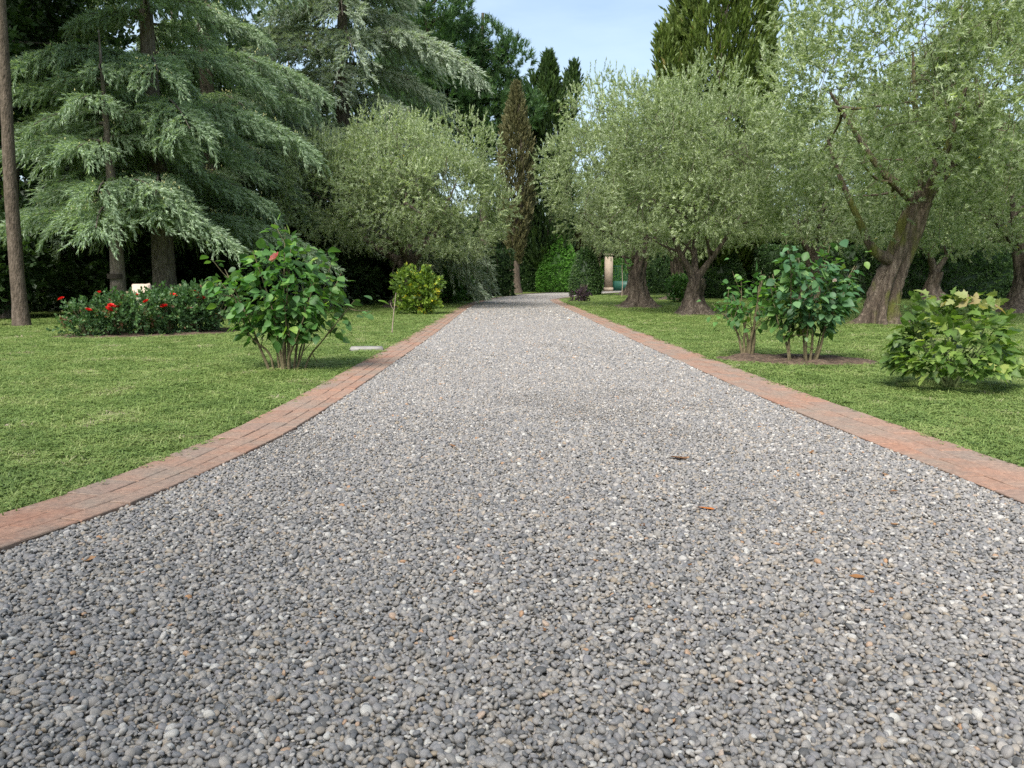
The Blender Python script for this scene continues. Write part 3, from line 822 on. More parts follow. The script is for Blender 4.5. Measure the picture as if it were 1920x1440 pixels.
tree('olive_tree', 'olive tree at the bend of the drive, behind the olive with the flared root mound', 'olive tree', (8.2, 55.0, 0), wdB + [('crown', cr2, M['olive'])], rz=1.1, scale=1.05)

# leaning mossy olive
crD, lbD = olive_crown_mesh(51, (1.5, 0.0, 5.75), (4.2, 4.2, 4.3), 66, 28000)
wdD = branches_mesh(52, olive_wood(r_, 0.29, (0.9, 0, 3.0), [(-1.6, -0.3, 5.6), (2.6, 0.4, 6.0), (1.2, 1.5, 7.0), (1.0, -1.6, 5.6)], flare=1.0, split=0.3)
                    + [[tube(curve([(0.25, 0, 1.6), (-0.25, -.15, 1.85), (-0.6, -.2, 2.4), (-1.2, -.2, 3.6), (-1.5, 0, 4.6)], 6), np.linspace(0.15, 0.03, 24), 12, r_, 0.05)]], lbD, 220, M['moss'])
tree('olive_tree', 'leaning olive tree with green moss up its split trunk', 'olive tree', (9.25, 20.3, 0), wdD + [('crown', crD, M['olive'])])
tree('olive_tree', 'olive tree with pale forked trunk in front of the clipped hedge', 'olive tree', (21.9, 41.8, 0), wdB + [('crown', cr3, M['olive'])], rz=0.2, scale=1.12)
tree('olive_tree', 'dark-trunked olive tree beyond the lobed-leaf shrub', 'olive tree', (17.15, 27.0, 0), wdA + [('crown', crD, M['olive'])], rz=2.6, scale=0.98)
tree('olive_tree', 'olive tree behind the large rose bush in the soil bed', 'olive tree', (14.0, 37.5, 0), wdA + [('crown', cr2, M['olive'])], rz=3.6, scale=1.05)
tree('olive_tree', 'olive tree behind the clipped hedge', 'olive tree', (29.0, 51.0, 0), wdB + [('crown', cr3, M['olive'])], rz=4.6, scale=1.35)

tree('olive_tree', 'olive tree rising behind the bright conical shrub', 'olive tree', (5.2, 80.0, 0), wdB + [('crown', cr2, M['olive'])], rz=0.4, scale=1.35)
tree('olive_tree', 'big olive tree on the lawn at the near end of the drive', 'olive tree', (-5.0, -6.6, 0), wdA + [('crown', cr3, M['olive'])], rz=5.0, scale=1.2)
tree('olive_tree', 'olive tree across the drive from the big one at its near end', 'olive tree', (4.6, -8.2, 0), wdB + [('crown', cr3, M['olive'])], rz=1.0, scale=1.25)

# ------------------------------------------------------------------ cedars
def cedar_mesh(seed, H, Rad, z0, step, nb, prof, droop=0.55, lat=0.24, fingers=0.13, cones=900, trunk_r=0.3, tint=(0.5, 0.12), fsc=1.0, width=0.36):
    r = np.random.default_rng(seed)
    fp, fd, ft = [], [], []
    wood = []
    z = z0
    tops = []
    while z < H - 0.4:
        t = (z - z0) / (H - z0)
        off = r.uniform(0, 6.28)
        for b in range(nb):
            az = off + 2 * math.pi * b / nb + r.uniform(-0.35, 0.35)
            Lb = Rad * prof(t) * r.uniform(0.72, 1.12)
            if Lb < 0.4: Lb = 0.4
            zb = z + r.uniform(-0.3, 0.3)
            d = np.array([math.cos(az), math.sin(az), 0]); sd = np.array([-d[1], d[0], 0])
            rise = r.uniform(0.05, 0.22); dr = droop * r.uniform(0.8, 1.25)
            bend = r.uniform(-0.15, 0.15)
            def bp(s): return d * (Lb * s) + sd * (bend * Lb * s * s) + np.array([0, 0, zb + Lb * (rise * s - dr * s ** 2.4)])
            ss = np.linspace(0, 1, 8)
            pth = np.array([bp(q) for q in ss])
            wood.append(tube(pth, np.linspace(0.022 + 0.012 * Lb, 0.008, 8), 5))
            s = 0.07
            while s < 1.0:
                p = bp(s); tanv = unit((bp(min(s + .02, 1.02)) - p)[None])[0]
                for side in (-1, 1):
                    ll = (0.3 + width * Lb * (1 - 0.7 * s) * min(1, 0.3 + s * 1.8)) * r.uniform(0.7, 1.2)
                    ld = unit((tanv * r.uniform(0.6, 1.0) + sd * side * 0.8 + np.array([0, 0, 0.08 + r.normal(0, .06)]))[None])[0]
                    m = max(2, int(ll / fingers))
                    q = (np.arange(m) + r.uniform(0, 1, m)) / m
                    pos = p + np.outer(q * ll, ld) + np.outer(q ** 2.2 * ll * -0.45, [0, 0, 1])
                    hang = r.uniform(0, 1, m) < 0.12 + 0.6 * q
                    dd = ld * 0.8 + d * 0.4 + 0.28 * r.standard_normal((m, 3)) * np.array([1, 1, 0.6])
                    dd[:, 2] += np.where(hang, -0.95, 0.0)
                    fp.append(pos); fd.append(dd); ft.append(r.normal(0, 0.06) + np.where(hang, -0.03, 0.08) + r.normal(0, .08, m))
                    if r.uniform() < 0.25: tops.append(p + ld * ll * r.uniform(0, .6) + np.array([0, 0, 0.06]))
                s += lat / Lb * r.uniform(0.8, 1.2)
        z += step * r.uniform(0.8, 1.2)
    fp, fd, ft = np.concatenate(fp), np.concatenate(fd), np.concatenate(ft)
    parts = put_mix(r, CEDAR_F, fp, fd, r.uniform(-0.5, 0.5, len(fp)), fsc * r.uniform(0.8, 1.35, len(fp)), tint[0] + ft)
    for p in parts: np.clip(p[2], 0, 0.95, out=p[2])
    if cones and tops:
        cn = (np.array([(0, 0, 0), (.022, .04, 0), (-.022, .04, 0), (0, .04, .022), (0, .04, -.022), (0, .1, 0)], float),
              np.array([(0, 1, 3), (0, 3, 2), (0, 2, 4), (0, 4, 1), (5, 3, 1), (5, 2, 3), (5, 4, 2), (5, 1, 4)]), np.zeros(8))
        tp = np.array(tops); tp = tp[r.integers(0, len(tp), cones)] + r.normal(0, [0.14, 0.14, 0.02], (cones, 3))
        parts.append(put(cn, tp, np.tile([0, 0, 1.], (cones, 1)) + r.normal(0, .2, (cones, 3)), r.uniform(0, 6, cones), r.uniform(0.5, 0.9, cones), 1.0))
    zz = np.linspace(-0.1, H, 26)
    tk = tube(np.stack([0.06 * np.sin(zz * .5), 0.05 * np.cos(zz * .6), zz], 1), trunk_r * (1 - 0.93 * np.clip(zz, 0, H) / H) + 0.5 * trunk_r * np.exp(-np.clip(zz, 0, 9) / 0.25), 16, r, 0.02, (5, 0.05, 1))
    return mesh('cedar_crown', parts, M['cedar']), [('trunk', mesh('cedar_trunk', [tk], M['bark_cedar'], smooth=True), M['bark_cedar']), ('branches', mesh('cedar_branches', wood, M['bark_cedar'], smooth=True), M['bark_cedar'])], len(fp)

cone_prof = lambda t: (1 - t) ** 0.75 * (0.82 + 0.18 * math.sin(t * 23)) + 0.03
tier_prof = lambda t: (1 - t ** 1.6) * (0.8 + 0.2 * math.sin(t * 27 + 1)) + 0.03
wide_prof = lambda t: (1 - t ** 1.7) * (0.84 + 0.16 * math.sin(t * 31)) + 0.03
cd1, ct1, nf1 = cedar_mesh(61, 17.0, 4.7, 3.0, 1.2, 6, tier_prof, droop=0.3, trunk_r=0.36, cones=1500, lat=0.17, fingers=0.085, fsc=1.05)
cd2, ct2, nf2 = cedar_mesh(62, 23.0, 8.0, 3.0, 1.25, 6, wide_prof, droop=0.42, trunk_r=0.5, lat=0.28, fingers=0.14, cones=0, fsc=1.7)
tree('cedar_tree', 'big deodar cedar with thick trunk behind the marker stone', 'cedar', (-10.4, 24.0, 0), ct1 + [('crown', cd1, M['cedar'])], scale=(0.95, 1.0, 1.0))
tree('cedar_tree', 'deodar cedar with a mass of cream cones, between the big cedar and the dome olive', 'cedar', (-11.4, 31.0, 0), ct1 + [('crown', cd1, M['cedar'])], rz=2.0, scale=(1.1, 1.1, 1.25))
tree('cedar_tree', 'tall grey-blue cedar towering behind the dome-shaped olive', 'cedar', (-8.0, 39.5, 0), ct2 + [('crown', cd2, M['cedar_blue'])], rz=0.7)
cd3, ct3, nf3 = cedar_mesh(63, 7.5, 3.7, 2.9, 0.8, 5, cone_prof, droop=0.32, trunk_r=0.22, cones=60, lat=0.17, fingers=0.085)
y3 = tree('cedar_tree', 'young cedar with a dark band round its slim trunk behind the red roses', 'cedar', (-10.6, 21.6, 0), ct3 + [('crown', cd3, M['cedar'])])
obj('trunk_band', mesh('trunk_band', [tube([(0, 0, 1.15), (0, 0, 1.28)], 0.215, 16)]), y3, M['band'])

# ------------------------------------------------------------------ pines, cypresses
def pine_mesh(seed, ctr, rad, nl, n, size=(0.3, 0.45)):
    r = np.random.default_rng(seed)
    lobes = lobes_in(r, ctr, rad, nl, size=size, shell=(0.35, 0.85))
    return mesh('pine_crown', lobe_crown(r, lobes, n, PINE_TW, up=0.75, out=0.6, scale=(1.1, 1.9), tint=(0.45, 0.16), fill=0.6), M['pine']), lobes

def pole(seed, H, r0, lobes=None, wob=0.1, top=0.25, mat=M['bark_cedar']):
    r = np.random.default_rng(seed)
    zz = np.linspace(-0.1, H, 24)
    ph = r.uniform(0, 6.28, 2)
    path = np.stack([wob * np.sin(zz * 0.4 + ph[0]) - wob * math.sin(ph[0]), wob * np.sin(zz * .33 + ph[1]) - wob * math.sin(ph[1]), zz], 1)
    parts = [tube(path, r0 * (1 - (1 - top) * np.clip(zz, 0, H) / H) + 0.35 * r0 * np.exp(-np.clip(zz, 0, 9) / 0.2), 16, r, 0.03, (6, 0.04, 1))]
    br = []
    for c, a in (lobes or []):
        z = min(max(c[2] - 0.35 * math.hypot(c[0], c[1]), 0.5), H * 0.97)
        i = int(np.argmin(np.abs(zz - z)))
        m = (path[i] + c) / 2 + np.array([0, 0, -0.08 * abs(c[2] - z)])
        b = curve([path[i], m, c], 5)
        br.append(tube(b, np.linspace(r0 * 0.3, 0.02, len(b)), 6))
    return [('trunk', mesh('trunk', parts, mat, smooth=True), mat)] + ([('branches', mesh('branches', br, mat, smooth=True), mat)] if br else [])

pc1, pl1 = pine_mesh(71, (0, 0, 14.2), (4.0, 3.6, 6.4), 46, 6500)
pt1 = pole(72, 20.5, 0.42, pl1, mat=M['bark_pine'])
tree('pine_tree', 'dark green pine showing above the dome-shaped olive', 'pine', (-2.5, 67.0, 0), pt1 + [('crown', pc1, M['pine'])], scale=1.08)
tree('pine_tree', 'taller dark pine rising behind the grey-blue cedar', 'pine', (-6.6, 64.0, 0), pt1 + [('crown', pc1, M['pine'])], rz=2.3, scale=1.2)

def cypress_mesh(seed, H, rad, n, z0=0.4, taper=0.55, sc=(0.8, 1.3), leaders=(), lump=0.12, tint=(0.45, 0.18), foot=0.12):
    r = np.random.default_rng(seed)
    def column(bx, by, zb, H, rad, n, lean=(0, 0)):
        t = r.uniform(0, 1, n) ** 0.9
        th = r.uniform(0, 6.28, n)
        prof = np.clip(np.minimum(1, (t / foot) ** 0.6) * (1 - np.clip((t - taper) / (1 - taper), 0, 1) ** 1.8), 0.04, 1)
        lu = 1 + lump * np.sin(th * 5 + t * 37 + 2 * np.sin(t * 19)) + lump * 0.8 * np.sin(th * 9 - t * 71 + 1.7)
        q = rad * prof * lu * (0.72 + 0.3 * r.uniform(0, 1, n) ** 0.5)
        d = np.stack([np.cos(th), np.sin(th), np.zeros(n)], 1)
        p = d * q[:, None] + np.stack([bx + lean[0] * t * H, by + lean[1] * t * H, zb + t * H], 1)
        dr = d * 0.45 + np.array([0, 0, 1.0]) + 0.22 * r.standard_normal((n, 3))
        return put_mix(r, CYP_TW, p, dr, r.uniform(0, 6.28, n), r.uniform(*sc, n), tint[0] + r.normal(0, tint[1], n) + 0.1 * np.sin(th * 5 + t * 37))
    parts = column(0, 0, z0, H, rad, n)
    for bx, by, zb, h, rr, nn, ln in leaders: parts += column(bx, by, zb, h, rr, nn, ln)
    return mesh('cypress_crown', parts, M['cypress'])

cy1 = cypress_mesh(81, 27.0, 2.75, 17500, z0=0.5, taper=0.6, sc=(0.9, 1.6), leaders=[(-2.2, -0.4, 8.8, 6.2, 0.75, 700, (-0.22, 0)), (-2.3, 0, 11.2, 4.2, 0.65, 350, (-0.05, 0))])
tree('cypress_tree', 'huge columnar green cypress with a side leader, behind the olives', 'cypress', (12.1, 48.0, 0), pole(82, 22, 0.45) + [('crown', cy1, M['cypress'])])
cy2 = cypress_mesh(83, 16.5, 1.5, 3600, sc=(1.1, 1.7), z0=1.0, taper=0.45, lump=0.2, leaders=[(1.2, 0, 12.4, 4.4, 0.6, 320, (0.17, 0)), (-0.9, 0, 11, 5.0, 0.7, 320, (-0.05, 0))])
ctk = pole(84, 14, 0.3)
tree('cypress_tree', 'dark spiky-topped cypress behind the withered cypress', 'cypress', (3.1, 70.5, 0), ctk + [('crown', cy2, M['cypress_dark'])], scale=1.12)
cy3 = cypress_mesh(85, 13.4, 1.25, 5600, sc=(0.6, 1.1), z0=2.0, taper=0.5, lump=0.16, foot=0.42)
tree('cypress_tree', 'withered brown cypress at the bend of the drive', 'cypress', (0.3, 62.0, 0), pole(86, 14, 0.42, wob=0.25, mat=M['bark_pine']) + [('crown', cy3, M['brown'])])
tree('cypress_tree', 'small brownish cypress by the gate pillar', 'cypress', (6.3, 73.0, 0), ctk + [('crown', cy2, M['brown'])], rz=1.0, scale=(0.75, 0.75, 0.34))

# tall pines at the edge of the wood
pc2, pl2 = pine_mesh(91, (0, 0, 10.5), (3.0, 2.8, 3.4), 16, 1500, size=(0.2, 0.34))
pt2 = pole(92, 15.0, 0.165, pl2, wob=0.12, mat=M['bark_pine'])
tree('pine_tree', 'tall straight pine with pale trunk at the edge of the lawn', 'pine', (-11.75, 19.2, 0), pt2 + [('crown', pc2, M['pine'])])
tree('pine_tree', 'slim pine close beside the tall pale-trunked pine', 'pine', (-12.55, 19.3, 0), pt2 + [('crown', pc2, M['pine'])], rz=2.5, scale=(0.8, 0.8, 1.0))

# ------------------------------------------------------------------ the wood
def broad_mesh(seed, ctr, rad, nl, n, size=(0.2, 0.33)):
    r = np.random.default_rng(seed)
    lobes = lobes_in(r, ctr, rad, nl, size=size, shell=(0.3, 0.95), zmin=-1)
    return mesh('broad_crown', lobe_crown(r, lobes, n, BROAD_TW, up=0.2, out=0.7, tint=(0.45, 0.16), fill=0.4), M['wood']), lobes
bc1, bl1 = broad_mesh(101, (0, 0, 7.5), (3.2, 3.0, 4.8), 26, 2500)
bt1 = pole(102, 12, 0.17, bl1, wob=0.2)
bc2, bl2 = broad_mesh(103, (0, 0, 8.5), (2.8, 2.8, 5.2), 18, 1500)
bt2 = pole(104, 13, 0.15, bl2, wob=0.25)
wr = np.random.default_rng(105)
wood_spots = [(-18.5, 29.0), (-15.6, 25.0), (-21.5, 27.0), (-16.5, 32.0), (-22.0, 33.5), (-26.5, 35.0), (-19.0, 38.0), (-14.0, 36.0), (-29, 41), (-24, 43), (-17, 44), (-12.5, 45), (-33, 37), (-20, 50), (-28, 52), (-12, 54), (-36, 46), (-14.4, 22.8)]
for i, (x, y) in enumerate(wood_spots):
    a = i % 2
    tree('woodland_tree', ('thin-stemmed leafy tree in the dark wood behind the cedars', 'slender high-crowned tree in the dark wood behind the cedars')[a], 'tree', (x, y, 0),
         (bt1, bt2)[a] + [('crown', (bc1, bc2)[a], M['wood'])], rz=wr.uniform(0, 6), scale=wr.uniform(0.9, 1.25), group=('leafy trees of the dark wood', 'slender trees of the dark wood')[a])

def bush_mesh(name, seed, rad, nl, n, tw, mat, tint=(0.45, 0.17), size=(0.35, 0.5), fill=0.5, up=0.35, scale=(0.8, 1.25)):
    r = np.random.default_rng(seed)
    lobes = lobes_in(r, (0, 0, rad[2] * 0.95), rad, nl, size=size, shell=(0.2, 0.75), zmin=-0.9)
    parts = lobe_crown(r, lobes, n, tw, up=up, out=0.8, tint=tint, fill=fill, scale=scale)
    for p in parts: p[0][:, 2] = np.maximum(p[0][:, 2], 0.02)
    return mesh(name, parts, mat)

def stems_mesh(seed, h, n, spread, r0=0.02):
    r = np.random.default_rng(seed); parts = []
    for _ in range(n):
        az = r.uniform(0, 6.28); s = spread * r.uniform(0.4, 1); b = r.normal(0, 0.06, 2)
        q = curve([(b[0], b[1], -0.03), (b[0] + s * .3 * math.cos(az), b[1] + s * .3 * math.sin(az), h * 0.45), (b[0] + s * math.cos(az), b[1] + s * math.sin(az), h)], 5)
        parts.append(tube(q, np.linspace(r0, r0 * 0.35, len(q)), 6, r, 0.05))
    return mesh('stems', parts, smooth=True)

ub = bush_mesh('undergrowth', 111, (2.2, 1.8, 1.7), 16, 2600, BROAD_TW, M['wood'])
us = stems_mesh(112, 2.4, 8, 1.4, 0.05)
for i, (x, y, s) in enumerate([(-15.2, 22.6, .9), (-18.5, 24, 1.1), (-13.2, 26.6, 1.0), (-16, 28, 1.2), (-10.2, 30.5, 1.0), (-12.6, 32, 1.3), (-7.6, 34.5, 1.0), (-22, 25, 1.2), (-20, 30.5, 1.4), (-26, 30, 1.5), (-10.3, 37, 1.3), (-14.5, 40, 1.5), (-5.6, 44, 1.1), (-9, 46, 1.5)]):
    t = tree('woodland_bush', 'dark leafy bush in the shade under the cedars', 'bush', (x, y, 0), [('stem', us, M['bark_cedar']), ('foliage', ub, M['wood'])], rz=wr.uniform(0, 6), scale=s, group='bushes in the shade of the wood')

# ------------------------------------------------------------------ hedges
def hedge_block(seed, lx, ly, h, dens, tw=HEDGE_TW, taper=0.04, lumps=0.05):
    r = np.random.default_rng(seed)
    faces = [('z', lx * ly), ('y-', lx * h), ('y+', lx * h * 0.3), ('x-', ly * h), ('x+', ly * h)]
    P, D = [], []
    for fc, ar in faces:
        n = int(ar * dens); u = r.uniform(-.5, .5, n); w = r.uniform(0, 1, n)
        if fc == 'z': p = np.stack([u * lx, (w - .5) * ly, np.full(n, h)], 1); d = (0, 0, 1)
        elif fc[0] == 'y': s = -1 if fc == 'y-' else 1; p = np.stack([u * lx, np.full(n, s * ly / 2), w * h], 1); d = (0, s, 0)
        else: s = -1 if fc == 'x-' else 1; p = np.stack([np.full(n, s * lx / 2), u * ly, w * h], 1); d = (s, 0, 0)
        p = p + np.outer(r.uniform(-0.14, 0.02, n) + lumps * np.sin(p[:, 0] * 2.1 + p[:, 2] * 1.7), d)
        P.append(p); D.append(np.tile(d, (n, 1)) + np.array([0, 0, .3]) + 0.5 * r.standard_normal((n, 3)))
    P, D = np.concatenate(P), np.concatenate(D)
    parts = put_mix(r, tw, P, D, r.uniform(0, 6.28, len(P)), r.uniform(0.8, 1.3, len(P)), r.normal(0.45, 0.18, len(P)))
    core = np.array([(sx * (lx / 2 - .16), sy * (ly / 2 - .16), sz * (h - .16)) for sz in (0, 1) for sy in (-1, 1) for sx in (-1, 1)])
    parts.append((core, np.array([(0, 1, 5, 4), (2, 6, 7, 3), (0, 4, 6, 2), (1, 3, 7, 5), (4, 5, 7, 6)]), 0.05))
    return mesh('hedge_foliage', parts)

def hedge(label, loc, me, mat, rz=0.0, scale=1.0, group=None):
    t = thing('hedge', label, 'hedge', loc, rz, group, scale)
    obj('foliage', me, t, mat)
    return t

hd1 = hedge_block(121, 22, 1.6, 2.85, 75)
hedge('tall clipped hedge behind the pale forked olive', (25.0, 45.5, 0), hd1, M['hedge'], rz=-0.06)
hd2 = hedge_block(122, 14, 1.2, 2.9, 55)
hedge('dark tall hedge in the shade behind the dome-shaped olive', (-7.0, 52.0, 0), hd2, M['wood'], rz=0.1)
hedge('dark hedge behind the flared olive and the gate', (17.5, 62.0, 0), hd2, M['hedge'], rz=-0.2, scale=(1, 1, 1.1))
hedge('dark hedge behind the withered cypress', (-4.5, 72.0, 0), hd2, M['hedge'], rz=-0.05, scale=(1, 1, 1.5))
hd3 = hedge_block(123, 1.7, 1.6, 1.5, 150)
hedge('square clipped hedge block beside the rose bushes under the dome olive', (-3.9, 42.5, 0), hd3, M['hedge'])
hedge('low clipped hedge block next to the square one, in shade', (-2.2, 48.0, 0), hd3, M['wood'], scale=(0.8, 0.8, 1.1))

def cone_bush(seed, h, rad, n, p1=0.6, p2=0.9):
    r = np.random.default_rng(seed)
    t = r.uniform(0, 1, n); th = r.uniform(0, 6.28, n)
    q = rad * np.clip(np.minimum(1, 0.82 + t * 0.6) * np.clip(1 - t, 0, 1) ** p1 * 1.12, 0, 1)
    d = np.stack([np.cos(th), np.sin(th), np.full(n, 0.3)], 1)
    p = np.stack([np.cos(th) * q, np.sin(th) * q, 0.05 + t * (h - .1)], 1) * np.array([1, 1, 1]) + d * r.uniform(-.15, .05, n)[:, None]
    parts = put_mix(r, HEDGE_TW, p, d + 0.45 * r.standard_normal((n, 3)), r.uniform(0, 6.28, n), r.uniform(0.9, 1.6, n), r.normal(0.5, 0.2, n))
    zz = np.linspace(0, h * 0.93, 9); tt = zz / h
    parts.append(tube(np.stack([zz * 0, zz * 0, zz], 1), np.maximum(0.05, rad * np.clip((0.82 + tt * .6).clip(0, 1) * (1 - tt) ** p1 * 1.12, 0, 1) - 0.2), 14, tint=0.05))
    return mesh('cone_foliage', parts)
cb = cone_bush(131, 4.9, 1.8, 2600, p1=0.45)
t = thing('topiary_shrub', 'bright green clipped conical shrub across the bend of the drive', 'shrub', (4.0, 70.0, 0))
obj('foliage', cb, t, M['bright'])
t = thing('topiary_shrub', 'dark rounded shrub between the forked olive and the soil bed roses', 'shrub', (12.2, 47.0, 0), scale=(0.75, 0.75, 0.62))
obj('foliage', cb, t, M['hedge'])
t = thing('topiary_shrub', 'dark shrub beside the gate pillar', 'shrub', (6.7, 74.5, 0), scale=(0.65, 0.65, 0.6))
obj('foliage', cb, t, M['hedge'])
t = thing('topiary_shrub', 'dark green shrub behind the olive at the bend', 'shrub', (5.1, 56.0, 0), scale=(0.6, 0.6, 0.68))
obj('foliage', cb, t, M['hedge'])

# trees that close the view beyond the gate and the hedges
for i, (x, y, s) in enumerate([(2.5, 96, 1.0), (9.5, 98, 1.1), (16, 92, 1.0), (22, 84, 1.1), (30, 76, 1.1), (38, 68, 1.1), (46, 60, 1.1), (13.5, 76, 0.75), (24, 66, 0.8), (34, 60, 0.85), (-4, 90, 1.1), (-10, 74, 1.2), (40, 46, 0.9), (52, 50, 1.1)]):
    tree('woodland_tree', 'leafy tree closing the view beyond the gate and the hedges', 'tree', (x, y, 0), bt1 + [('crown', bc1, M['wood'])], rz=wr.uniform(0, 6), scale=(s * 1.25, s * 1.25, s * 0.72), group='trees beyond the gate and hedges')

for i, (x, y, s) in enumerate([(11.5, 88, 2.0), (17, 84, 2.2), (20.5, 70, 2.1), (15.5, 58, 1.9), (27, 62, 2.2), (33, 57, 2.2), (41, 52, 2.2), (-1.5, 82, 2.4), (-8, 66, 2.2), (36, 44, 2.0)]):
    tree('woodland_bush', 'large dark bush closing the gaps behind the hedges and the gate', 'bush', (x, y, 0), [('stem', us, M['bark_cedar']), ('foliage', ub, M['wood'])], rz=wr.uniform(0, 6), scale=s, group='large bushes behind the hedges')

# ------------------------------------------------------------------ gate
g = thing('gate_pillar', 'tall square stone gate pillar beside the green gate', 'pillar', (9.05, 75.8, 0))
def box(x0, x1, y0, y1, z0, z1):
    V = np.array([(x, y, z) for z in (z0, z1) for y in (y0, y1) for x in (x0, x1)], float)
    return V, np.array([(0, 2, 3, 1), (4, 5, 7, 6), (0, 1, 5, 4), (2, 6, 7, 3), (0, 4, 6, 2), (1, 3, 7, 5)])
obj('shaft', mesh('shaft', [box(-.36, .36, -.36, .36, 0.35, 3.3)]), g, M['pillar'])
obj('base', mesh('base', [box(-.42, .42, -.42, .42, 0, 0.35)]), g, M['pillar'])
obj('cap', mesh('cap', [box(-.45, .45, -.45, .45, 3.3, 3.48)]), g, M['pillar'])
g = thing('metal_gate', 'dark green metal gate with solid lower panel and upright bars', 'gate', (9.5, 75.9, 0))
obj('panel', mesh('panel', [box(0, 3.4, -.03, .03, 0.06, 0.95)]), g, M['gate'])
obj('top_rail', mesh('top_rail', [box(0, 3.4, -.035, .035, 2.3, 2.37)]), g, M['gate'])
bar = mesh('bar', [tube([(0, 0, 0.95), (0, 0, 2.3)], 0.016, 6)])
for i in range(24): obj('bar', bar, g, M['gate'], loc=(0.1 + i * 0.14, 0, 0))
iv = hedge_block(141, 6.0, 1.2, 2.9, 60)
hedge('leafy hedge seen through the bars of the green gate', (12.0, 80.5, 0), iv, M['bright'])

# ------------------------------------------------------------------ rose bushes with single leaves
def leaf_mesh(seed, lobed=False):
    r = np.random.default_rng(seed)
    if lobed:
        out = [(0, 0), (.16, .1), (.42, .2), (.36, .38), (.5, .56), (.26, .56), (.22, .72), (.2, .86), (0, 1.08)]
    else:
        out = [(0, 0), (.22, .12), (.37, .32), (.4, .5), (.32, .7), (.16, .9), (0, 1.05)]
    fold = r.uniform(0.1, 0.4); bend = r.uniform(0.1, 0.5); curlx = r.uniform(-.1, .1)
    right = [(x * r.uniform(.9, 1.1), y) for x, y in out]; left = [(-x * r.uniform(.9, 1.1), y) for x, y in out[1:-1]]
    def z(x, y): return fold * abs(x) - bend * y * y * 0.55 + curlx * x
    mids = [(0, y) for x, y in out[1:-1]]
    V = [(x, y, z(x, y)) for x, y in right + left + mids]
    nr = len(right); nl = len(left); F3 = []
    m0 = nr + nl; m = len(mids)
    R_ = list(range(0, nr)); Lx = [0] + list(range(nr, nr + nl)) + [nr - 1]; Mx = [0] + list(range(m0, m0 + m)) + [nr - 1]
    for i in range(len(R_) - 1):
        for side, flip in ((R_, False), (Lx, True)):
            q = [Mx[i], side[i], side[i + 1], Mx[i + 1]]
            q = list(dict.fromkeys(q))
            if flip: q = q[::-1]
            if len(q) == 4: F3 += [(q[0], q[1], q[2]), (q[0], q[2], q[3])]
            elif len(q) == 3: F3.append(tuple(q))
    return mesh('leaf', [(np.array(V, float), np.array(F3), 0.5)], smooth=True)

ROSE_LEAF = [leaf_mesh(s) for s in range(6)]
LOBED_LEAF = [leaf_mesh(50 + s, True) for s in range(6)]
def leaf_tmpl(me):
    co = np.array([q.co[:] for q in me.vertices]); fs = np.array([p.vertices[:] for p in me.polygons])
    return co, fs, np.zeros(len(fs))

def leafy(parent, r, P, D, S, meshes, mat, stuff_mat, keep=300, cam_loc=None):
    """the leaves that show largest are objects of their own, the rest one foliage part"""
    P, D, S = np.asarray(P), np.asarray(D), np.asarray(S)
    order = np.argsort(P[:, 1])                       # the side facing the drive first
    roll = r.normal(0, 0.5, len(P))
    fm = frames(D, roll)
    for i in order[:keep]:
        mt = mat(P[i]) if callable(mat) else mat
        o = obj('leaf', meshes[int(r.integers(len(meshes)))], parent, mt)
        Mx = Matrix([list(fm[i][k]) + [P[i][k]] for k in range(3)] + [[0, 0, 0, 1]])
        o.matrix_local = Mx @ Matrix.Scale(S[i], 4)
    rest = order[keep:]
    if len(rest):
        ps = put_mix(r, [leaf_tmpl(m) for m in meshes], P[rest], D[rest], roll[rest], S[rest], r.uniform(0, 1, len(rest)))
        obj('foliage', mesh('foliage', ps, smooth=True), parent, stuff_mat, kind='stuff')

for m_ in ROSE_LEAF: m_.materials.append(M['rose'])
for m_ in LOBED_LEAF: m_.materials.append(M['peony'])

def bloom_mesh(seed, rad):
    r = np.random.default_rng(seed); parts = []
    for k in range(16):
        q = k / 15; n = 1
        az = k * 2.4; tilt = 0.25 + 1.0 * q
        d = np.array([math.cos(az) * math.sin(tilt), math.sin(az) * math.sin(tilt), math.cos(tilt)])
        s = unit(np.cross(d, [0, 0, 1])[None])[0] if abs(d[2]) < .99 else np.array([1, 0, 0])
        b = d * rad * 0.1; w = rad * (0.45 + 0.3 * q); h = rad * (0.6 + 0.45 * q)
        up = unit(np.cross(s, d)[None])[0]
        V = np.array([b, b + d * h * .55 - s * w * .7 + up * w * .1, b + d * h + s * w * -.3, b + d * h + s * w * .3, b + d * h * .55 + s * w * .7 + up * w * .1])
        parts.append((V, np.array([(0, 1, 2), (0, 2, 3), (0, 3, 4)]), r.uniform(0, 1)))
    return mesh('bloom', parts)

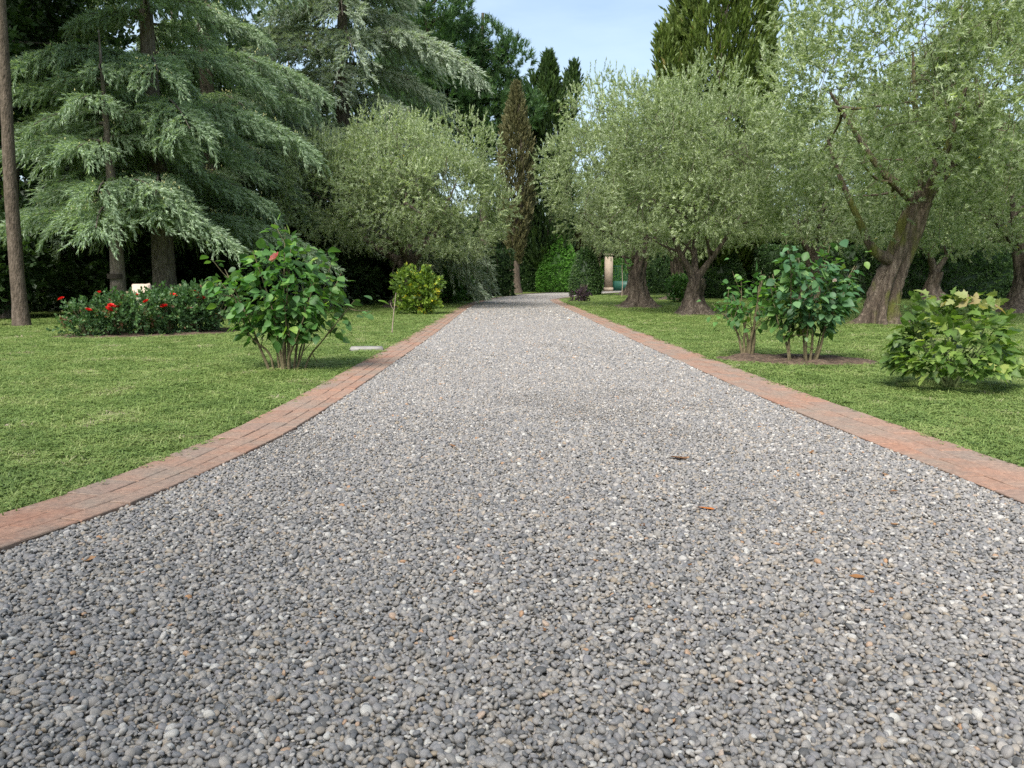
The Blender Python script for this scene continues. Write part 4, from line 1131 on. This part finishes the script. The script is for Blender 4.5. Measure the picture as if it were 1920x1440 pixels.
def rose_bush(name, label, loc, seed, canes, n_leaf, leaf, width, height, low, mat, stuff_mat, keep, blooms=(), fill=0.45, cane_r=0.017):
    r = np.random.default_rng(seed)
    t = thing(name, label, 'rose bush', loc, scale=(1.0, 1.0, 1.1))
    P, D = [], []
    tips = []
    for bx, by, tx, ty, tz in canes:
        m = np.array([bx * .6 + tx * .4, by * .6 + ty * .4, tz * 0.5]) + r.normal(0, .04, 3)
        q = curve([(bx, by, -0.03), (bx * .85 + tx * .15 + r.normal(0, .015), by * .85 + ty * .15, tz * 0.22), m, (tx, ty, tz)], 6)
        parts = [tube(q, np.linspace(cane_r * r.uniform(.8, 1.3), 0.005, len(q)), 7, r, 0.06)]
        tips.append(q)
        for _ in range(4):
            i = int(r.integers(len(q) // 3, len(q) - 1))
            d = unit((np.array([q[i][0] - bx, q[i][1] - by, 0]) * 0.8 + r.normal(0, .5, 3) + np.array([0, 0, .6]))[None])[0]
            b = curve([q[i], q[i] + d * 0.12, q[i] + d * r.uniform(0.2, 0.38) + np.array([0, 0, .03])], 4)
            parts.append(tube(b, np.linspace(0.007, 0.003, len(b)), 5))
            tips.append(b)
        obj('cane', mesh('cane', parts, smooth=True), t, M['cane'])
    allp = np.concatenate([q[len(q) // 3:] for q in tips])
    allp = allp[allp[:, 2] > low]
    base = allp[r.integers(0, len(allp), n_leaf)]
    P = base + r.normal(0, [0.085, 0.085, 0.075], (n_leaf, 3))
    nv = int(n_leaf * fill)                           # leaves that close the crown between the canes
    ev = rand_dirs(r, nv) * (r.uniform(0.35, 1.0, nv) ** 0.6)[:, None]
    top = height * 0.93
    P[:nv] = np.stack([ev[:, 0] * width * 0.42, ev[:, 1] * width * 0.33, (low + top) / 2 + ev[:, 2] * (top - low) / 2], 1)
    P[:nv, 0] *= 1.15 - 0.45 * np.clip((P[:nv, 2] - low) / (top - low), 0, 1)
    P[:nv] += np.array([np.mean([q[2] for q in canes]), 0, 0]) * 0.6
    P[:, 2] = np.maximum(P[:, 2], low * 0.75)
    c = np.array([0, 0, height * 0.5])
    out = unit((P - c) * np.array([1, 1, 0.5]))
    D = out * 0.8 + 0.5 * r.standard_normal((n_leaf, 3)); D[:, 2] = D[:, 2] * 0.6 - 0.25
    S = leaf * np.exp(r.normal(0, 0.22, n_leaf)).clip(0.55, 1.6)
    leafy(t, r, P, D, S, ROSE_LEAF, mat, stuff_mat, keep)
    for (x, y, z, rad, m) in blooms:
        obj('bloom', bloom_mesh(int(r.integers(999)), rad), t, m, loc=(x, y, z), rot=(0.7, r.uniform(-.4, .4), r.uniform(0, 6)))
    return t

cr_ = np.random.default_rng(150)
canesL = [(-.16, 0, -.62, -.1, .95), (-.1, .05, -.42, .2, 1.2), (-.03, -.05, -.3, -.2, 1.35), (0, .05, .02, .1, 1.62), (.05, -.04, .18, -.25, 1.4), (.08, .04, .42, .15, 1.35), (.12, -.03, .68, -.1, 1.0), (.2, .02, .86, .05, .8), (0, -.1, .1, -.45, 1.0), (-.05, .1, -.1, .45, 1.3), (-.2, 0, -.75, .1, 1.15), (.1, .1, .5, .4, 1.2), (.06, -.1, .4, -.42, .75)]
rose_bush('rose_bush', 'large leafy rose bush with one salmon-pink bloom beside the brick edging', (-2.82, 9.95, 0), 151, canesL, 1050, 0.105, 1.8, 1.6, 0.44, M['rose'], M['rose_t'], 300,
          blooms=[(0.1, -0.64, 1.25, 0.07, M['bloom_pink'])])
canesR = [(-.22, 0, -.5, .1, 1.0), (-.2, .02, -.3, -.1, 1.35), (.02, .05, -.12, .1, 1.3), (.04, -.04, .15, -.2, 1.2), (.08, .04, .3, .2, 1.35), (.12, 0, .6, 0, 1.2), (.1, -.04, .45, -.25, 1.0), (0, -.05, -.1, -.35, 1.0), (-.15, .1, -.4, .3, 1.1), (.12, .08, .65, .25, .85)]
rose_bush('rose_bush', 'tall bluish-green rose bush with a pale bud in the bare soil bed', (4.0, 10.85, 0), 152, canesR, 820, 0.105, 1.4, 1.4, 0.45, M['rose_blue'], M['rose_t'], 300,
          blooms=[(0.22, -0.3, 1.02, 0.03, M['bloom_white'])])
canesS = [(-.03, 0, -.25, 0, .85), (0, .02, -.1, .1, 1.05), (.03, 0, .1, -.1, .95), (.07, 0, .3, .1, .8), (.07, .02, .22, .1, 1.1), (-.05, .0, -.4, -.1, .6)]
rose_bush('rose_bush', 'small sparse rose bush with stubby pruned stems in the soil bed', (3.45, 11.7, 0), 153, canesS, 190, 0.1, .8, 1.1, 0.5, M['rose'], M['rose_t'], 190, cane_r=0.03, fill=0.25)

# shrub with lobed leaves
def lobed_shrub():
    r = np.random.default_rng(161)
    t = thing('lobed_leaf_shrub', 'low rounded shrub with lobed yellow-green leaves beside the brick edging', 'shrub', (4.55, 8.25, 0), scale=(1.0, 1.0, 1.16))
    for k in range(14):
        az = r.uniform(0, 6.28); s = r.uniform(0.15, 0.5)
        q = curve([(r.normal(0, .04), r.normal(0, .04), -0.02), (s * .5 * math.cos(az), s * .5 * math.sin(az), 0.28), (s * math.cos(az), s * math.sin(az), r.uniform(.5, .72))], 5)
        obj('stem', mesh('stem', [tube(q, np.linspace(0.012, 0.005, len(q)), 6)], smooth=True), t, M['cane_green'])
    n = 640
    d = rand_dirs(r, n); d[:, 2] = np.abs(d[:, 2])
    low = r.uniform(0, 1, n) < 0.35
    d[low, 2] *= 0.25
    d = unit(d)
    sh = 0.62 + 0.4 * r.uniform(0, 1, n) ** 0.5
    sh *= 1 + 0.1 * np.sin(np.arctan2(d[:, 1], d[:, 0]) * 4 + 1)
    P = np.stack([d[:, 0] * 0.6 * sh, d[:, 1] * 0.55 * sh, 0.16 + d[:, 2] * 0.62 * sh + 0.02], 1)
    P[:, 2] = np.maximum(P[:, 2], 0.1)
    # upright young shoots on top
    m = 60
    P2 = np.stack([r.normal(0.0, .22, m), r.normal(0, .2, m), 0.72 + 0.14 * r.uniform(0, 1, m)], 1)
    P = np.concatenate([P, P2]); d = np.concatenate([d, unit(r.normal(0, 1, (m, 3)) * [1, 1, 0.2] + [0, 0, .2])])
    D = d * np.array([1, 1, 0.45]) + 0.35 * r.standard_normal((len(P), 3)) + np.array([0, 0, -0.12])
    S = 0.105 * np.exp(r.normal(0, .2, len(P))).clip(.6, 1.5)
    leafy(t, r, P, D, S, LOBED_LEAF, lambda p: M['peony_top'] if p[2] > 0.72 else M['peony'], M['peony_t'], 300)
lobed_shrub()

# red rose bed
rb = [bush_mesh('rose_foliage', 171 + k, (0.46, 0.42, 0.40), 9, 300, ROSE_TW, M['redrose'], tint=(0.5, 0.2), size=(0.4, 0.6)) for k in range(3)]
rs = stems_mesh(175, 0.6, 9, 0.3, 0.012)
rbl = [bloom_mesh(180 + k, 0.08) for k in range(3)]
rr = np.random.default_rng(176)
bed_spots = [(-8.4, 15.75, 0.9, 2), (-7.95, 15.95, 0.95, 2), (-7.5, 16.15, 0.95, 2), (-7.1, 16.55, 1.0, 1), (-6.75, 16.95, 1.05, 1), (-6.45, 17.35, 1.12, 2), (-8.15, 16.75, 1.0, 1), (-7.5, 17.15, 1.05, 1), (-7.0, 17.6, 1.1, 1)]
for i, (x, y, s, nb) in enumerate(bed_spots):
    t = tree('rose_bush', 'low rose bush with red blooms in the oval soil bed', 'rose bush', (x, y, 0.03), [('stem', rs, M['cane']), ('foliage', rb[i % 3], M['redrose'])], rz=rr.uniform(0, 6), scale=s, group='red roses in the oval soil bed')
    for _ in range(nb):
        a = rr.uniform(3.6, 5.8) - t.rotation_euler.z
        obj('bloom', rbl[int(rr.integers(3))], t, M['bloom_red'], loc=(0.42 * math.cos(a), 0.42 * math.sin(a), rr.uniform(0.5, 0.85)), rot=(rr.uniform(-.6, .6), rr.uniform(-.6, .6), 0))

# bushes along the drive
yb = bush_mesh('foliage', 191, (0.62, 0.6, 0.66), 14, 900, BUSH_TW, M['yellowrose'], tint=(0.45, 0.2), size=(0.35, 0.55))
ys = stems_mesh(192, 0.9, 10, 0.4, 0.016)
tree('rose_bush', 'round rose bush flecked with yellow beside the edging', 'rose bush', (-2.95, 25.7, 0), [('stem', ys, M['cane']), ('foliage', yb, M['yellowrose'])], scale=1.08)
tree('leafy_bush', 'green bush in front of the square clipped hedge', 'bush', (-3.0, 37.6, 0), [('stem', ys, M['cane']), ('foliage', yb, M['rose_t'])], rz=1.0, scale=1.15)
tree('leafy_bush', 'smaller green bush at the edging just past the square clipped hedge', 'bush', (-2.45, 41.0, 0), [('stem', ys, M['cane']), ('foliage', yb, M['rose_t'])], rz=2.2, scale=0.95)
tree('flower_clump', 'purplish low clump of plants under the dome olive', 'plants', (-2.0, 47.5, 0), [('stem', ys, M['cane']), ('foliage', yb, M['purple'])], rz=2.9, scale=(1.2, 0.8, 0.45))
tree('leafy_bush', 'small dark shrub with many stems at the tip of the lawn', 'bush', (3.5, 39.9, 0), [('stem', ys, M['bark_cedar']), ('foliage', bush_mesh('foliage', 193, (0.6, 0.5, 0.3), 8, 110, BUSH_TW, M['purple'], size=(.35, .5)), M['purple'])], scale=1.0)
tree('leafy_bush', 'light green low bush between the flared and the forked olive', 'bush', (8.1, 38.5, 0), [('stem', ys, M['cane']), ('foliage', yb, M['rose_t'])], rz=0.4, scale=0.95)

# thin stems
r = np.random.default_rng(201)
t = thing('bare_sapling', 'bare forked brown stem standing in the lawn before the yellow-flecked rose', 'sapling', (-2.5, 16.65, 0))
obj('stem', mesh('stem', [tube(curve([(0, 0, -.02), (.03, 0, .3), (.06, 0, .55), (.1, 0, .86)], 5), np.linspace(.014, .005, 15), 6, r, .06), tube(curve([(.055, 0, .5), (0, 0, .58), (-.02, 0, .66)], 4), 0.005, 5)], smooth=True), t, M['twig'])
t = thing('young_tree', 'thin young tree on the lawn in front of the gate', 'sapling', (7.1, 52.0, 0))
obj('stem', mesh('stem', [tube(curve([(0, 0, -.02), (.03, 0, .9), (-.02, 0, 1.8), (.02, 0, 2.6)], 5), np.linspace(.035, .01, 15), 6)], smooth=True), t, M['twig'])
obj('foliage', bush_mesh('foliage', 202, (0.4, 0.4, 0.55), 6, 70, BUSH_TW, M['rose_t']), t, M['rose_t'], loc=(0, 0, 1.5))

# stones
def stone(name, label, loc, dims, rz, seed, mat, cat):
    rr_ = random.Random(seed)
    bm = bmesh.new(); bmesh.ops.create_cube(bm, size=1)
    bmesh.ops.subdivide_edges(bm, edges=bm.edges[:], cuts=3, use_grid_fill=True)
    for q in bm.verts:
        q.co = Vector((q.co.x * dims[0], q.co.y * dims[1], (q.co.z + .5) * dims[2])) + Vector([rr_.uniform(-.03, .03) * min(dims) for _ in range(3)])
    bmesh.ops.bevel(bm, geom=[e for e in bm.edges if len(e.link_faces) == 2 and e.calc_face_angle() > 1], offset=min(dims) * .16, segments=2, affect='EDGES')
    me = bpy.data.meshes.new(name); bm.to_mesh(me); bm.free()
    me.polygons.foreach_set('use_smooth', np.ones(len(me.polygons), bool))
    return tag(obj(name, me, mat=mat, loc=loc, rot=(0, 0, rz)), label, cat)
stone('marker_stone', 'upright pale pinkish stone behind the red roses', (-8.55, 18.6, -0.05), (0.4, 0.14, 1.08), 0.05, 1, M['stone'], 'stone')
stone('stone_slab', 'flat pale grey stone slab set in the lawn beside the edging', (-2.32, 12.75, -0.03), (0.52, 0.34, 0.1), 0.18, 2, M['slab'], 'stone slab')

# fallen leaves on the gravel
def dry_leaf(seed):
    r = np.random.default_rng(seed)
    n, m = 7, 4; V = []
    cu = r.uniform(0.25, 0.7); tw = r.uniform(-.3, .3)
    for i in range(n):
        y = i / (n - 1); w = 0.26 * math.sin(math.pi * min(1, y * 0.95 + .06)) ** 0.8
        for j in range(m):
            x = (j / (m - 1) - .5) * 2 * w
            V.append((x, y - .5, 0.06 + cu * (x * x * 2.5 + (y - .5) ** 2 * 0.7) + tw * x * y + r.normal(0, .008)))
    F = [(i * m + j, i * m + j + 1, (i + 1) * m + j + 1, (i + 1) * m + j) for i in range(n - 1) for j in range(m - 1)]
    return mesh('fallen_leaf', [(np.array(V), np.array(F), 0.5)], smooth=True)
DL = [dry_leaf(s) for s in range(5)]
for m_ in DL: m_.materials.append(M['dry'])
fl = [(1.04, 4.92, .13, 'tan curled dry leaf, the broadest on the gravel', 'dry'), (0.95, 3.81, .085, 'bright orange fallen leaf lying on the gravel', 'dry_orange')]
for x, y, s, lab, mt in fl:
    tag(obj('fallen_leaf', DL[int(s * 100) % 5], mat=M[mt], loc=(x, y, 0.024), rot=(0.1, 0.05, 1.4), scale=s), lab, 'leaf')
r = np.random.default_rng(211)
for x, y in [(1.66, 8.68), (1.9, 9.15), (2.06, 9.1), (2.12, 7.8), (0.15, 15.7), (2.02, 4.13), (2.15, 4.5), (-1.7, 3.1), (-0.13, 2.84), (0.6, 3.55), (0.7, 3.05), (1.75, 3.55), (0.35, 6.2), (-0.4, 5.3), (1.5, 6.9), (1.2, 5.9), (0.9, 8.9), (-1.0, 4.3), (1.3, 2.9), (2.25, 5.6), (0.1, 2.45), (1.95, 5.1)]:
    tag(obj('fallen_leaf', DL[int(r.integers(5))], mat=M['dry'], loc=(x, y, 0.024), rot=(r.uniform(-.25, .25), r.uniform(-.25, .25), r.uniform(0, 6.28)), scale=r.uniform(.03, .06)),
        'small dry brown leaf lying on the gravel', 'leaf', 'small dry leaves on the gravel')
tris = sum(sum(len(p.vertices) - 2 for p in me.polygons) if len(me.polygons) < 2000 else len(me.polygons) for me in bpy.data.meshes)
print('approx faces', tris, 'fingers', nf1, nf2, nf3, 'gravel', len(PP), 'grass', len(gp), 'objects', len(bpy.data.objects))
